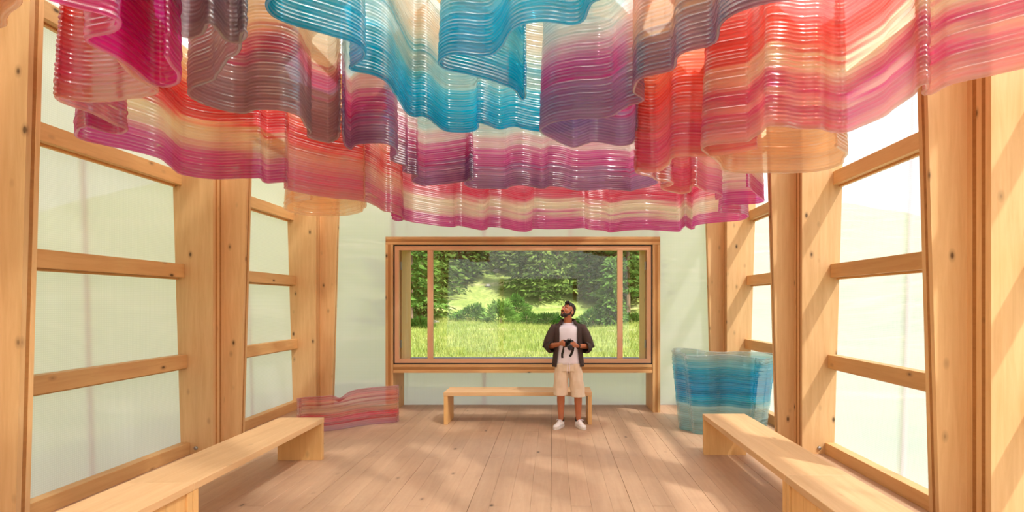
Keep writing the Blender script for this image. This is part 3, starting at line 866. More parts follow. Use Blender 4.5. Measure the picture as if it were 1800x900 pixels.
def conifer_meshes(H, R, seed, mat, density=1.0, loose=False):
    rs = np.random.default_rng(seed)
    cs, ds = [], []
    z = 0.06 * H if not loose else 0.14 * H
    while z < H * 0.985:
        f = 1 - z / H
        L = R * (f ** 0.8) * rs.uniform(0.85, 1.1) + 0.12
        nb = int((7 if not loose else 6) * (0.6 + 0.7 * f))
        a0 = rs.uniform(0, 6.28)
        for k in range(nb):
            a = a0 + 6.283 * k / nb + rs.normal(0, 0.2)
            l = L * rs.uniform(0.7, 1.1)
            m = max(3, int(l * 7.5 * density))
            u = (np.arange(m) + rs.random(m)) / m
            droop = -0.22 * l * u ** 1.4 + 0.10 * l * u ** 3
            w = 0.20 * l * (1 - 0.6 * u) * rs.normal(0, 1, m)
            x = math.cos(a) * l * u - math.sin(a) * w
            y = math.sin(a) * l * u + math.cos(a) * w
            cs.append(np.stack([x, y, z + droop + rs.normal(0, 0.05, m)], 1))
            side = np.sign(w) * 0.5
            ds.append(np.stack([math.cos(a) - math.sin(a) * side, math.sin(a) + math.cos(a) * side, np.full(m, -0.25)], 1))
        z += H * rs.uniform(0.018, 0.030) * (1.3 if loose else 1.0)
    cs = np.concatenate(cs); ds = np.concatenate(ds)
    return leaves_mesh('foliage', cs, ds, 0.42, mat, seed + 1)

FOL = [conifer_meshes(12, 2.5, 1, M_NEEDLE), conifer_meshes(14, 2.7, 2, M_NEEDLE), conifer_meshes(11, 2.2, 3, M_NEEDLE),
       conifer_meshes(12, 2.6, 4, M_LARCH, 1.1, True), conifer_meshes(5, 1.1, 5, M_LARCH, 1.8)]
FH = [12, 14, 11, 12, 5]
trunks = []
for Hh in FH:
    V, F = tube_data([(0, 0, -0.6), (0.02, 0, Hh * 0.4), (0, 0.02, Hh * 0.96)], [0.012 * Hh + 0.05, 0.008 * Hh + 0.02, 0.02], 7)
    me = bpy.data.meshes.new('trunk'); me.from_pydata([tuple(v) for v in V], [], F); me.update(); me.materials.append(M_BARK)
    trunks.append(me)

def tree(px, Y, var, sc, label, rz):
    X = (px - VPX) / F_PX * Y
    t = empty('conifer', (X, Y, float(terr(X, Y)) - 0.1), rz)
    t.scale = (sc, sc, sc)
    tag(t, label, 'tree', 'conifers on the slope')
    link(bpy.data.objects.new('foliage', FOL[var]), t)
    link(bpy.data.objects.new('trunk', trunks[var]), t)
    return t
TREES = [
 (722, 33, 3, 1, 'bright green larch filling the narrow left window pane'),
 (742, 37, 0, 0.95, 'spruce just left of the left mullion, behind the bright larch'),
 (768, 43, 0, 1, 'spruce just right of the left mullion'),
 (792, 46, 1, 1, 'tall spruce second to the right of the left mullion'),
 (820, 48, 2, 1.15, 'spruce at the left edge of the steep grass clearing'),
 (776, 50, 1, 1.1, 'spruce on the upper slope above the left mullion group'),
 (806, 53, 1, 1.1, 'high spruce behind the trees left of the clearing'),
 (842, 52, 0, 1.1, 'spruce at the top of the grass clearing, on its left'),
 (904, 50, 2, 1.1, 'spruce right of the grass clearing high on the slope'),
 (924, 44, 0, 0.85, 'dark spruce nearest the round shrub, left of the man'),
 (950, 42, 2, 0.9, 'dark broad spruce left of the man\'s head'),
 (980, 43, 0, 0.95, 'dark spruce directly behind the man\'s head'),
 (940, 50, 1, 1, 'tall spruce behind the dark trees left of the man'),
 (968, 52, 1, 1.1, 'tall spruce on the high slope straight above the man'),
 (1012, 45, 1, 0.95, 'spruce just right of the man\'s head'),
 (1000, 52, 0, 1.2, 'high spruce above and right of the man'),
 (1036, 43, 3, 0.9, 'loose pale larch halfway between the man and the right mullion'),
 (1046, 50, 1, 1.1, 'tall spruce behind the pale larch right of the man'),
 (1064, 42, 0, 0.85, 'spruce two trees left of the right mullion'),
 (1074, 35, 4, 0.95, 'small slim pale young spruce just left of the right mullion'),
 (1084, 48, 1, 1.05, 'tall spruce behind the right mullion'),
 (1104, 40, 3, 1.05, 'green larch in the narrow right window pane, nearer one'),
 (1126, 43, 0, 1.05, 'spruce at the right edge of the right window pane'),
 (1112, 50, 1, 1.1, 'high spruce at the back of the right window pane'),
 (880, 57, 1, 1.1, 'distant spruce on the skyline above the grass clearing'),
 (852, 58, 1, 1.1, 'distant spruce above the left part of the slope'),
 (922, 58, 1, 1.1, 'distant spruce above the dark middle trees'),
 (730, 46, 1, 1.1, 'tall spruce at the back of the left window pane'),
 (1026, 58, 1, 1.1, 'distant spruce above the pale larch'),
]
for i, (px, Y, v, sc, lb) in enumerate(TREES): tree(px, Y, v, sc, lb, i * 1.7)

def shrub_mesh(rx, ry, rz, n, seed, size=0.22):
    rs = np.random.default_rng(seed)
    d = rs.normal(0, 1, (n, 3)); d /= np.linalg.norm(d, axis=1)[:, None]
    d[:, 2] = np.abs(d[:, 2]) * 1.0 - 0.15
    lump = 1 + 0.16 * np.sin(d[:, 0] * 5 + seed) * np.cos(d[:, 1] * 4 + seed) + 0.1 * np.sin(d[:, 2] * 9)
    r = lump * rs.uniform(0.72, 1.0, n)
    c = d * r[:, None] * np.array([rx, ry, rz])
    return leaves_mesh('foliage', c, d * 0.7 + np.array([0, 0, 0.3]), size, M_LEAF, seed)
SHRUBS = [
 (880, 35, 1.25, 1.0, 1.75, 'round dark shrub at the meadow edge left of the man'),
 (830, 36, 1.3, 1.0, 1.1, 'low bright shrub left of the round dark shrub'),
 (925, 37, 1.6, 0.9, 0.8, 'low shrub between the round shrub and the man'),
 (962, 37, 1.4, 0.9, 0.8, 'low shrub behind the man\'s shoulder on the left'),
 (1042, 35, 1.1, 0.9, 1.3, 'leafy shrub right of the man at the meadow edge'),
 (1068, 37, 1.2, 0.9, 0.9, 'low shrub left of the right mullion'),
 (1108, 37, 1.3, 0.9, 0.7, 'low shrub in the right window pane'),
 (736, 32, 0.9, 0.8, 0.6, 'low shrub at the foot of the bright larch in the left pane'),
 (905, 40, 1.2, 0.9, 1.3, 'shrub behind the round dark shrub to its right'),
]
V, F = tube_data([(0, 0, -0.3), (0.03, 0, 0.6)], [0.06, 0.03], 6)
stem = bpy.data.meshes.new('stem'); stem.from_pydata([tuple(v) for v in V], [], F); stem.materials.append(M_BARK)
for i, (px, Y, rx, ry, rz, lb) in enumerate(SHRUBS):
    X = (px - VPX) / F_PX * Y
    t = empty('shrub', (X, Y, float(terr(X, Y))))
    tag(t, lb, 'shrub', 'shrubs at the meadow edge')
    link(bpy.data.objects.new('foliage', shrub_mesh(rx, ry, rz, 1300, 40 + i)), t)
    link(bpy.data.objects.new('stem', stem), t)

def rock(px, Y, r, label, seed):
    rs = np.random.default_rng(seed)
    bm = bmesh.new(); bmesh.ops.create_icosphere(bm, subdivisions=2, radius=r)
    for v in bm.verts: v.co *= 1 + rs.uniform(-0.22, 0.22); 
    for v in bm.verts: v.co.z *= 0.6
    me = bpy.data.meshes.new('boulder'); bm.to_mesh(me); bm.free(); me.materials.append(M_ROCK)
    X = (px - VPX) / F_PX * Y
    o = bpy.data.objects.new('boulder', me); o.location = (X, Y, float(terr(X, Y)) + r * 0.2); link(o)
    tag(o, label, 'boulder', 'pale boulders')
rock(745, 33.5, 0.3, 'pale boulder at the foot of the bright larch', 1)
rock(766, 35, 0.2, 'pale boulder just right of the left mullion', 2)
rock(858, 46, 0.26, 'pale boulder on the lower part of the grass clearing', 3)
rock(872, 50, 0.36, 'largest pale boulder halfway up the grass clearing', 4)
rock(880, 58, 0.3, 'pale boulder near the top of the grass clearing', 5)

# tall meadow grass, blade by blade, beyond counting
rs = np.random.default_rng(5)
n = 26000
yy = 13 + 25 * rs.random(n) ** 0.8
xx = (rs.uniform(690, 1150, n) - VPX) / F_PX * yy
zz = terr(xx, yy)
hgt = rs.uniform(0.10, 0.30, n)
ln = rs.normal(0, 0.08, (n, 2)); wd = rs.uniform(0.012, 0.022, n); ab = rs.uniform(0, 3.14, n)
p0 = np.stack([xx - np.cos(ab) * wd, yy - np.sin(ab) * wd, zz - 0.02], 1)
p1 = np.stack([xx + np.cos(ab) * wd, yy + np.sin(ab) * wd, zz - 0.02], 1)
p2 = np.stack([xx + ln[:, 0], yy + ln[:, 1], zz + hgt], 1)
Vg = np.stack([p0, p1, p2], 1).reshape(-1, 3)
me = bpy.data.meshes.new('meadow_blades')
me.from_pydata(Vg.tolist(), [], np.arange(3 * n).reshape(-1, 3).tolist()); me.update()
me.materials.append(leaf_mat('grass_blades', lin(126, 142, 66), lin(168, 170, 100), lin(206, 196, 144)))
go = bpy.data.objects.new('meadow_blades', me); link(go)
tag(go, 'tall sunlit grass blades of the meadow outside the window', 'grass', kind='stuff')

# ---------------------------------------------------------------- the visitor
def make_skin():
    k = NT('skin')
    tc = k.n('TexCoord')
    nz = k.n('TexNoise', i={'Vector': tc.outputs['Object'], 'Scale': 14.0, 'Detail': 3.0})
    c = k.mix(nz.outputs[0], lin(168, 98, 66), lin(190, 118, 84))
    p = k.n('BsdfPrincipled', i={'Base Color': c, 'Roughness': 0.45, 'Subsurface Weight': 0.08, 'Subsurface Radius': (0.02, 0.008, 0.005)})
    return k.done(p.outputs[0])
M_SKIN = make_skin()
M_HAIR = plain('black_hair', lin(24, 18, 16), 0.5, noise=0.3, nscale=90, bump=0.6)
M_BEARD = plain('dark_beard', lin(44, 26, 20), 0.7, noise=0.3, nscale=120, bump=0.5)
M_EYE = plain('eye_white', lin(220, 210, 205), 0.3)
M_IRIS = plain('dark_iris', lin(40, 24, 16), 0.3)
M_LIP = plain('lips', lin(160, 80, 72), 0.5, noise=0.1)
M_TEE = plain('white_cotton', lin(236, 226, 238), 0.9, noise=0.04, nscale=9, bump=0.25)
M_OVER = plain('dark_brown_linen', lin(66, 48, 44), 0.9, noise=0.18, nscale=10, bump=0.5)
M_SHORT = plain('beige_linen', lin(224, 202, 178), 0.95, noise=0.06, nscale=9, bump=0.4)
M_SHOE = plain('white_leather', lin(238, 232, 230), 0.5, noise=0.04)
M_SOLE = plain('white_rubber_sole', lin(224, 214, 206), 0.6, noise=0.05)
M_CAMBODY = plain('black_camera_body', lin(26, 25, 26), 0.4, noise=0.2, nscale=60, bump=0.2)
M_CAMLENS = plain('black_lens_barrel', lin(20, 20, 22), 0.3, noise=0.15)
M_LENSGLASS = plain('coated_lens_glass', lin(36, 40, 60), 0.08)
M_STRAP = plain('black_strap_webbing', lin(24, 22, 24), 0.8, noise=0.2, nscale=50)
M_SILVER = plain('silver_trim', lin(190, 190, 195), 0.35, 0.6)
M_RED = plain('red_button', lin(190, 30, 40), 0.5)

def ellip(c, r, rot=(0, 0, 0), seg=20, rings=12):
    V, F = [], []
    M = Euler(rot).to_matrix()
    for i in range(rings + 1):
        ph = math.pi * i / rings
        for k in range(seg):
            t = 2 * math.pi * k / seg
            V.append(Vector(c) + M @ Vector((r[0] * math.sin(ph) * math.cos(t), r[1] * math.sin(ph) * math.sin(t), r[2] * math.cos(ph))))
    for i in range(rings):
        for k in range(seg):
            k2 = (k + 1) % seg
            F.append((i * seg + k, (i + 1) * seg + k, (i + 1) * seg + k2, i * seg + k2))
    return V, F

def caps(p0, r0, p1, r1, seg=14):
    """tapered limb with round ends"""
    p0, p1 = Vector(p0), Vector(p1)
    d = (p1 - p0); L = d.length; d.normalize()
    pts, rad = [], []
    for a in (-1.0, -0.85, -0.55, -0.25): pts.append(p0 + d * r0 * a); rad.append(max(0.0008, r0 * math.sqrt(max(0, 1 - a * a))))
    m = 4
    for i in range(m + 1): pts.append(p0 + d * L * i / m); rad.append(r0 + (r1 - r0) * i / m)
    for a in (0.25, 0.55, 0.85, 1.0): pts.append(p1 + d * r1 * a); rad.append(max(0.0008, r1 * math.sqrt(max(0, 1 - a * a))))
    V, F = [], []
    r = Vector((0, 0, 1)) if abs(d.z) < 0.9 else Vector((1, 0, 0))
    a = d.cross(r).normalized(); b = d.cross(a).normalized()
    for p, q in zip(pts, rad):
        for k in range(seg):
            t = 2 * math.pi * k / seg
            V.append(p + (a * math.cos(t) + b * math.sin(t)) * q)
    n = len(pts)
    for i in range(n - 1):
        for k in range(seg):
            k2 = (k + 1) % seg
            F.append((i * seg + k, i * seg + k2, (i + 1) * seg + k2, (i + 1) * seg + k))
    F.append(tuple(range(seg - 1, -1, -1))); F.append(tuple(range((n - 1) * seg, n * seg)))
    return V, F

def fuse(name, pieces, voxel, mat, parent, smooth=4):
    """weld overlapping volumes into one continuous surface"""
    V, F = [], []
    for v, f in pieces:
        b = len(V); V += [tuple(x) for x in v]; F += [tuple(i + b for i in q) for q in f]
    me = bpy.data.meshes.new('tmp'); me.from_pydata(V, [], F); me.update()
    bm = bmesh.new(); bm.from_mesh(me); bmesh.ops.recalc_face_normals(bm, faces=bm.faces); bm.to_mesh(me); bm.free()
    t = bpy.data.objects.new('tmp', me); COL.objects.link(t)
    m = t.modifiers.new('r', 'REMESH'); m.mode = 'VOXEL'; m.voxel_size = voxel; m.use_smooth_shade = True
    s = t.modifiers.new('s', 'SMOOTH'); s.factor = 0.5; s.iterations = smooth
    dg = bpy.context.evaluated_depsgraph_get()
    me2 = bpy.data.meshes.new_from_object(t.evaluated_get(dg))
    bpy.data.objects.remove(t); bpy.data.meshes.remove(me)
    me2.name = name
    me2.materials.clear(); me2.materials.append(mat)
    me2.polygons.foreach_set('use_smooth', [True] * len(me2.polygons))
    o = bpy.data.objects.new(name, me2)
    return link(o, parent)

PX0, PY0 = 0.208, 7.33
man = empty('person', (PX0, PY0, 0.0))
tag(man, 'man in dark brown overshirt, white tee and beige shorts holding a camera, looking up', 'person')

# head placed on the neck, turned to the left of the picture and tipped back
HEAD = Matrix.Translation((0.0, -0.015, 1.632)) @ Matrix.Rotation(math.radians(-44), 4, 'Z') @ Matrix.Rotation(math.radians(-24), 4, 'X')
def hd(pc): return ([HEAD @ Vector(v) for v in pc[0]], pc[1])
head_parts = [ellip((0, 0.018, 0.030), (0.073, 0.092, 0.082)), ellip((0, -0.026, -0.028), (0.062, 0.064, 0.082)), ellip((0, -0.044, -0.070), (0.050, 0.046, 0.040)),
              ellip((0, -0.078, -0.096), (0.024, 0.022, 0.020)), caps((0, -0.088, 0.018), 0.009, (0, -0.114, -0.022), 0.0125), caps((-0.012, -0.100, -0.026), 0.008, (0.012, -0.100, -0.026), 0.008),
              caps((-0.044, -0.074, 0.030), 0.012, (0.044, -0.074, 0.030), 0.012), caps((-0.018, -0.093, -0.056), 0.008, (0.018, -0.093, -0.056), 0.008), caps((-0.016, -0.092, -0.066), 0.008, (0.016, -0.092, -0.066), 0.008),
              ellip((-0.040, -0.066, -0.022), (0.024, 0.022, 0.026)), ellip((0.040, -0.066, -0.022), (0.024, 0.022, 0.026)),
              ellip((-0.076, 0.014, -0.014), (0.010, 0.022, 0.032), (0, 0.2, 0.35)), ellip((0.076, 0.014, -0.014), (0.010, 0.022, 0.032), (0, -0.2, -0.35))]
SHL, SHR = Vector((-0.180, 0.01, 1.405)), Vector((0.190, 0.01, 1.405))     # picture-left and picture-right shoulders
ELL, ELR = Vector((-0.262, 0.03, 1.135)), Vector((0.285, 0.03, 1.135))
WRL, WRR = Vector((-0.112, -0.225, 1.190)), Vector((0.118, -0.230, 1.165))
KNL, KNR = Vector((-0.098, -0.015, 0.50)), Vector((0.142, -0.015, 0.50))
ANL, ANR = Vector((-0.095, 0.03, 0.095)), Vector((0.150, 0.03, 0.095))
CAMC = Vector((0.005, -0.315, 1.205))

def finger(points, radii):
    out = []
    for i in range(len(points) - 1): out.append(caps(points[i], radii[i], points[i + 1], radii[i + 1], 10))
    return out
hands = []
# picture-left hand: gripping the camera's side, palm behind, fingers round the front
pl = Vector((-0.088, -0.285, 1.205))
hands += [caps(WRL, 0.026, (-0.098, -0.262, 1.200), 0.030), ellip(pl, (0.020, 0.042, 0.040), (0, 0, 0.3))]
for i, (dz, ln) in enumerate(((0.026, 1.0), (0.008, 1.08), (-0.010, 1.0), (-0.027, 0.82))):
    b = pl + Vector((-0.004, -0.030, dz))
    hands += finger([b, b + Vector((0.004, -0.030 * ln, 0.001)), b + Vector((0.022, -0.050 * ln, 0.0)), b + Vector((0.042, -0.050 * ln, -0.003))], [0.0095, 0.0090, 0.0085, 0.0075])
hands += finger([pl + Vector((0.004, 0.012, 0.026)), pl + Vector((0.022, 0.010, 0.040)), pl + Vector((0.042, -0.004, 0.040))], [0.012, 0.0105, 0.0088])
# picture-right hand: cradling the lens from the side, fingers over the front
pr = Vector((0.082, -0.292, 1.185))
hands += [caps(WRR, 0.026, (0.100, -0.262, 1.175), 0.030), ellip(pr, (0.020, 0.042, 0.040), (0, 0, -0.35))]
for i, (dz, ln) in enumerate(((0.030, 1.0), (0.011, 1.08), (-0.008, 1.0), (-0.026, 0.82))):
    b = pr + Vector((0.0, -0.032, dz))
    hands += finger([b, b + Vector((-0.012, -0.034 * ln, 0.003)), b + Vector((-0.034, -0.058 * ln, 0.004)), b + Vector((-0.056, -0.066 * ln, 0.0))], [0.0095, 0.0090, 0.0085, 0.0075])
hands += finger([pr + Vector((-0.002, 0.010, 0.028)), pr + Vector((-0.018, -0.002, 0.046)), pr + Vector((-0.036, -0.016, 0.052))], [0.012, 0.0105, 0.0088])

body_parts = [hd(p) for p in head_parts] + hands
body_parts += [caps((0.0, 0.018, 1.44), 0.062, HEAD @ Vector((0, 0.02, -0.05)), 0.054),
               ellip((0.0, 0.01, 1.30), (0.165, 0.105, 0.17)), ellip((0.0, 0.01, 1.10), (0.145, 0.098, 0.18)), ellip((0.005, 0.01, 0.94), (0.155, 0.105, 0.12)),
               caps(SHL, 0.043, (-0.06, 0.015, 1.42), 0.042), caps(SHR, 0.043, (0.07, 0.015, 1.42), 0.042),
               caps(SHL, 0.045, ELL, 0.040), caps(SHR, 0.045, ELR, 0.040), caps(ELL, 0.042, WRL, 0.026), caps(ELR, 0.042, WRR, 0.026),
               caps((-0.080, 0.01, 0.90), 0.088, KNL, 0.058), caps((0.095, 0.01, 0.90), 0.088, KNR, 0.058)]
for kn, an in ((KNL, ANL), (KNR, ANR)):
    mid = kn.lerp(an, 0.33) + Vector((0, 0.018, 0))
    body_parts += [caps(kn, 0.055, mid, 0.056), caps(mid, 0.056, an, 0.035), caps(an, 0.033, an + Vector((0, 0, -0.04)), 0.03), caps(an + Vector((0, 0.0, -0.045)), 0.022, an + Vector((0, -0.05, -0.05)), 0.016)]
fuse('body', body_parts, 0.0052, M_SKIN, man, 3)

# face and hair
hair_p = [hd(ellip((0, 0.036, 0.050), (0.077, 0.083, 0.076))), hd(ellip((0, 0.062, 0.000), (0.066, 0.052, 0.070))), hd(ellip((0, -0.020, 0.098), (0.056, 0.055, 0.030))), hd(ellip((0, -0.058, 0.096), (0.042, 0.026, 0.020)))]
rs = np.random.default_rng(3)
for k in range(150):
    a, e = rs.uniform(0, 6.28), rs.uniform(0.15, 1.45)
    p = Vector((0.075 * math.cos(a) * math.cos(e), 0.020 + 0.094 * math.sin(a) * math.cos(e), 0.045 + 0.080 * math.sin(e)))
    if p.y < -0.045 and p.z < 0.085: continue
    hair_p.append(hd(ellip(p, (0.011, 0.011, 0.009), seg=8, rings=6)))
for k in range(26):
    hair_p.append(hd(ellip((rs.uniform(-0.045, 0.045), rs.uniform(-0.078, -0.03), rs.uniform(0.095, 0.122)), (0.013, 0.013, 0.010), seg=8, rings=6)))
fuse('hair', hair_p, 0.005, M_HAIR, man, 1)
beard_p = [hd(ellip((0, -0.046, -0.076), (0.0515, 0.0475, 0.0385))), hd(ellip((0, -0.079, -0.099), (0.027, 0.024, 0.021))),
           hd(caps((-0.060, -0.012, -0.050), 0.012, (-0.045, -0.055, -0.080), 0.016)), hd(caps((0.060, -0.012, -0.050), 0.012, (0.045, -0.055, -0.080), 0.016)),
           hd(caps((-0.024, -0.091, -0.046), 0.0062, (0.0, -0.100, -0.041), 0.0068)), hd(caps((0.024, -0.091, -0.046), 0.0062, (0.0, -0.100, -0.041), 0.0068)),
           hd(caps((-0.024, -0.091, -0.046), 0.0062, (-0.028, -0.082, -0.075), 0.008)), hd(caps((0.024, -0.091, -0.046), 0.0062, (0.028, -0.082, -0.075), 0.008)),
           hd(caps((-0.066, 0.002, 0.010), 0.009, (-0.061, -0.010, -0.050), 0.011)), hd(caps((0.066, 0.002, 0.010), 0.009, (0.061, -0.010, -0.050), 0.011))]
fuse('beard', beard_p, 0.0045, M_BEARD, man, 2)
def child(name, piece, mat, smooth=True, par=None):
    return mesh_obj(name, piece[0], piece[1], mat, par or man, smooth=smooth)
child('lips', hd(caps((-0.017, -0.0985, -0.0615), 0.0052, (0.017, -0.0985, -0.0615), 0.0052)), M_LIP)
for sx in (-1, 1):
    e = child('eye', hd(ellip((sx * 0.031, -0.0765, 0.006), (0.0125, 0.0105, 0.0075))), M_EYE)
    child('iris', hd(ellip((sx * 0.031, -0.0845, 0.0075), (0.0055, 0.0040, 0.0055))), M_IRIS, par=e)
    child('eyebrow', hd(caps((sx * 0.014, -0.0865, 0.030), 0.0052, (sx * 0.050, -0.0745, 0.033), 0.0038)), M_HAIR)

# garments as shaped shells
def loft(rings, closed=True, thick=0.006):
    """rings: lists of points of equal count -> thick shell"""
    n = len(rings[0]); V, F = [], []
    cen = [sum((Vector(p) for p in r), Vector()) / n for r in rings]
    for q in (0, 1):
        for r, c in zip(rings, cen):
            for i, p in enumerate(r):
                p = Vector(p); a = Vector(r[(i - 1) % n]); b = Vector(r[(i + 1) % n])
                if not closed and i == 0: a = p
                if not closed and i == n - 1: b = p
                t = (b - a); nn = Vector((t.y, -t.x, 0))
                nn = nn.normalized() if nn.length > 1e-6 else Vector((0, 0, 0))
                V.append(p - nn * thick * q)
    m = len(rings); off = m * n
    top = n if closed else n - 1
    for i in range(m - 1):
        for k in range(top):
            k2 = (k + 1) % n
            F.append((i * n + k, i * n + k2, (i + 1) * n + k2, (i + 1) * n + k))
            F.append((off + i * n + k, off + (i + 1) * n + k, off + (i + 1) * n + k2, off + i * n + k2))
    for i, flip in ((0, False), (m - 1, True)):
        for k in range(top):
            k2 = (k + 1) % n
            q = (i * n + k, off + i * n + k, off + i * n + k2, i * n + k2)
            F.append(q if not flip else q[::-1])
    if not closed:
        for k in (0, n - 1):
            for i in range(m - 1):
                q = (i * n + k, (i + 1) * n + k, off + (i + 1) * n + k, off + i * n + k)
                F.append(q if k == 0 else q[::-1])
    return V, F

def ering(c, rx, ry, n=40, a0=None, a1=None, wr=0.0, ph=0.0, pw=2.3):
    """ring (or open arc) of a rounded cross-section; angle 0 is the front (-y)"""
    out = []
    full = a0 is None
    for i in range(n):
        a = (2 * math.pi * i / n) if full else a0 + (a1 - a0) * i / (n - 1)
        sx, cy = math.sin(a), -math.cos(a)
        x = math.copysign(abs(sx) ** (2 / pw), sx); y = math.copysign(abs(cy) ** (2 / pw), cy)
        w = 1 + wr * math.sin(7 * a + ph) + wr * 0.6 * math.sin(13 * a - 2 * ph)
        out.append((c[0] + rx * x * w, c[1] + ry * y * w, c[2]))
    return out

tee = []
for z, rx, ry in ((0.895, 0.178, 0.128), (0.93, 0.176, 0.127), (1.0, 0.170, 0.122), (1.10, 0.166, 0.118), (1.22, 0.172, 0.122), (1.32, 0.182, 0.124), (1.39, 0.180, 0.112), (1.435, 0.140, 0.092), (1.465, 0.098, 0.080), (1.485, 0.078, 0.074), (1.495, 0.073, 0.071)):
    tee.append(ering((0.004, 0.008 + (0.012 if z > 1.44 else 0), z - (0.018 if z > 1.46 else 0)), rx, ry, wr=0.012 if z < 1.2 else 0.004, ph=z * 9))
for r_i in (-3, -2, -1):
    tee[r_i] = [(x, y, z + 0.16 * (y - 0.01)) for x, y, z in tee[r_i]]
child('tee_shirt', loft(tee), M_TEE)

over = []
for z, rx, ry, gap in ((0.86, 0.226, 0.150, 0.80), (0.90, 0.222, 0.150, 0.79), (1.0, 0.212, 0.146, 0.74), (1.10, 0.206, 0.142, 0.68), (1.22, 0.206, 0.142, 0.62), (1.32, 0.212, 0.140, 0.58), (1.40, 0.210, 0.126, 0.60), (1.445, 0.172, 0.106, 0.66), (1.475, 0.120, 0.092, 0.80), (1.49, 0.095, 0.086, 0.90)):
    over.append(ering((0.004, 0.012, z), rx, ry, 46, gap, 2 * math.pi - gap, wr=0.014 if z < 1.3 else 0.004, ph=z * 12))
ov = child('overshirt', loft(over, closed=False, thick=0.007), M_OVER)
# collar folded outwards
colr = []
for z, r_x, r_y, g_ in ((1.485, 0.092, 0.084, 0.95), (1.515, 0.097, 0.090, 0.85), (1.512, 0.104, 0.098, 0.80), (1.475, 0.128, 0.112, 0.70), (1.455, 0.142, 0.120, 0.66)):
    colr.append([(x, y, zz + 0.18 * (y - 0.01)) for x, y, zz in ering((0.004, 0.014, z), r_x, r_y, 36, g_, 2 * math.pi - g_)])
child('collar', loft(colr, closed=False, thick=0.005), M_OVER, par=ov)
def sleeve(sh, el, wr_, sgn):
    """wide elbow-length sleeve hanging off the bent arm"""
    pts = [sh + Vector((-sgn * 0.06, 0.0, 0.000)), sh + Vector((sgn * 0.004, 0.0, -0.012)), sh.lerp(el, 0.35) + Vector((sgn * 0.012, 0, 0)), sh.lerp(el, 0.7) + Vector((sgn * 0.014, 0.0, 0)), el + Vector((sgn * 0.012, 0.012, -0.005)), el.lerp(wr_, 0.16) + Vector((sgn * 0.010, 0, -0.018)), el.lerp(wr_, 0.36) + Vector((0, 0, -0.018))]
    rad = [0.056, 0.070, 0.076, 0.080, 0.082, 0.080, 0.078]
    rings = []
    up = Vector((0, 0, 1))
    for i, p in enumerate(pts):
        d = (pts[min(i + 1, len(pts) - 1)] - pts[max(i - 1, 0)]).normalized()
        a = d.cross(Vector((sgn, 0.4, 0.2))).normalized(); b = d.cross(a).normalized()
        rings.append([p + (a * math.cos(t) + b * math.sin(t)) * rad[i] * (1 + 0.04 * math.sin(5 * t + i * 1.3) + 0.03 * math.sin(9 * t - i * 2)) for t in [2 * math.pi * k / 26 for k in range(26)]])
    V, F = [], []
    for q in (0, 1):
        for i, r in enumerate(rings):
            for p in r: V.append(p if q == 0 else p.lerp(pts[i], 0.07))
    n, m = 26, len(rings); off = n * m
    for i in range(m - 1):
        for k in range(n):
            k2 = (k + 1) % n
            F.append((i * n + k, i * n + k2, (i + 1) * n + k2, (i + 1) * n + k))
            F.append((off + i * n + k, off + (i + 1) * n + k, off + (i + 1) * n + k2, off + i * n + k2))
    for i in (0, m - 1):
        for k in range(n):
            k2 = (k + 1) % n
            F.append((i * n + k, off + i * n + k, off + i * n + k2, i * n + k2))
    return V, F
child('sleeve', sleeve(SHL, ELL, WRL, -1), M_OVER, par=ov)
child('sleeve', sleeve(SHR, ELR, WRR, 1), M_OVER, par=ov)

sh_parts = []
rings_l, rings_r = [], []
hip = [ering((0.004, 0.01, z), rx, ry, wr=0.008, ph=z * 20) for z, rx, ry in ((0.80, 0.186, 0.130), (0.86, 0.184, 0.130), (0.92, 0.176, 0.126), (0.955, 0.170, 0.122), (0.97, 0.168, 0.120))]
def solid(rings):
    n = len(rings[0]); V = [Vector(p) for r in rings for p in r]; F = []
    for i in range(len(rings) - 1):
        for k in range(n):
            k2 = (k + 1) % n
            F.append((i * n + k, i * n + k2, (i + 1) * n + k2, (i + 1) * n + k))
    F.append(tuple(range(n - 1, -1, -1))); F.append(tuple(range((len(rings) - 1) * n, len(rings) * n)))
    return V, F
sh_parts.append(solid(hip))
for cx0, cx1, zb in ((-0.088, -0.100, 0.462), (0.096, 0.142, 0.440)):
    leg = []
    for i in range(9):
        t = i / 8; z = zb + (0.90 - zb) * t
        cx = cx1 + (cx0 - cx1) * t
        rx = 0.104 + (0.092 - 0.104) * t + 0.006 * math.sin(i * 2.1 + cx0 * 30)
        leg.append(ering((cx, 0.002, z + 0), rx, 0.112 + 0.006 * math.cos(i * 1.7), 36, wr=0.022, ph=i * 0.9 + cx0 * 20))
    sh_parts.append(solid(leg))
so = fuse('shorts', sh_parts, 0.007, M_SHORT, man, 2)
for sx in (-1, 1):
    tube('drawstring', [(0.004 + sx * 0.012, -0.124, 0.925), (0.006 + sx * 0.018, -0.134, 0.88), (0.004 + sx * 0.014, -0.134, 0.82), (0.004 + sx * 0.016, -0.132, 0.78)], [0.0035] * 4, M_TEE, so, 6)
tube('pocket_seam', [(0.165, -0.066, 0.90), (0.178, -0.060, 0.83), (0.184, -0.045, 0.77)], [0.003] * 3, M_SHORT, so, 6)

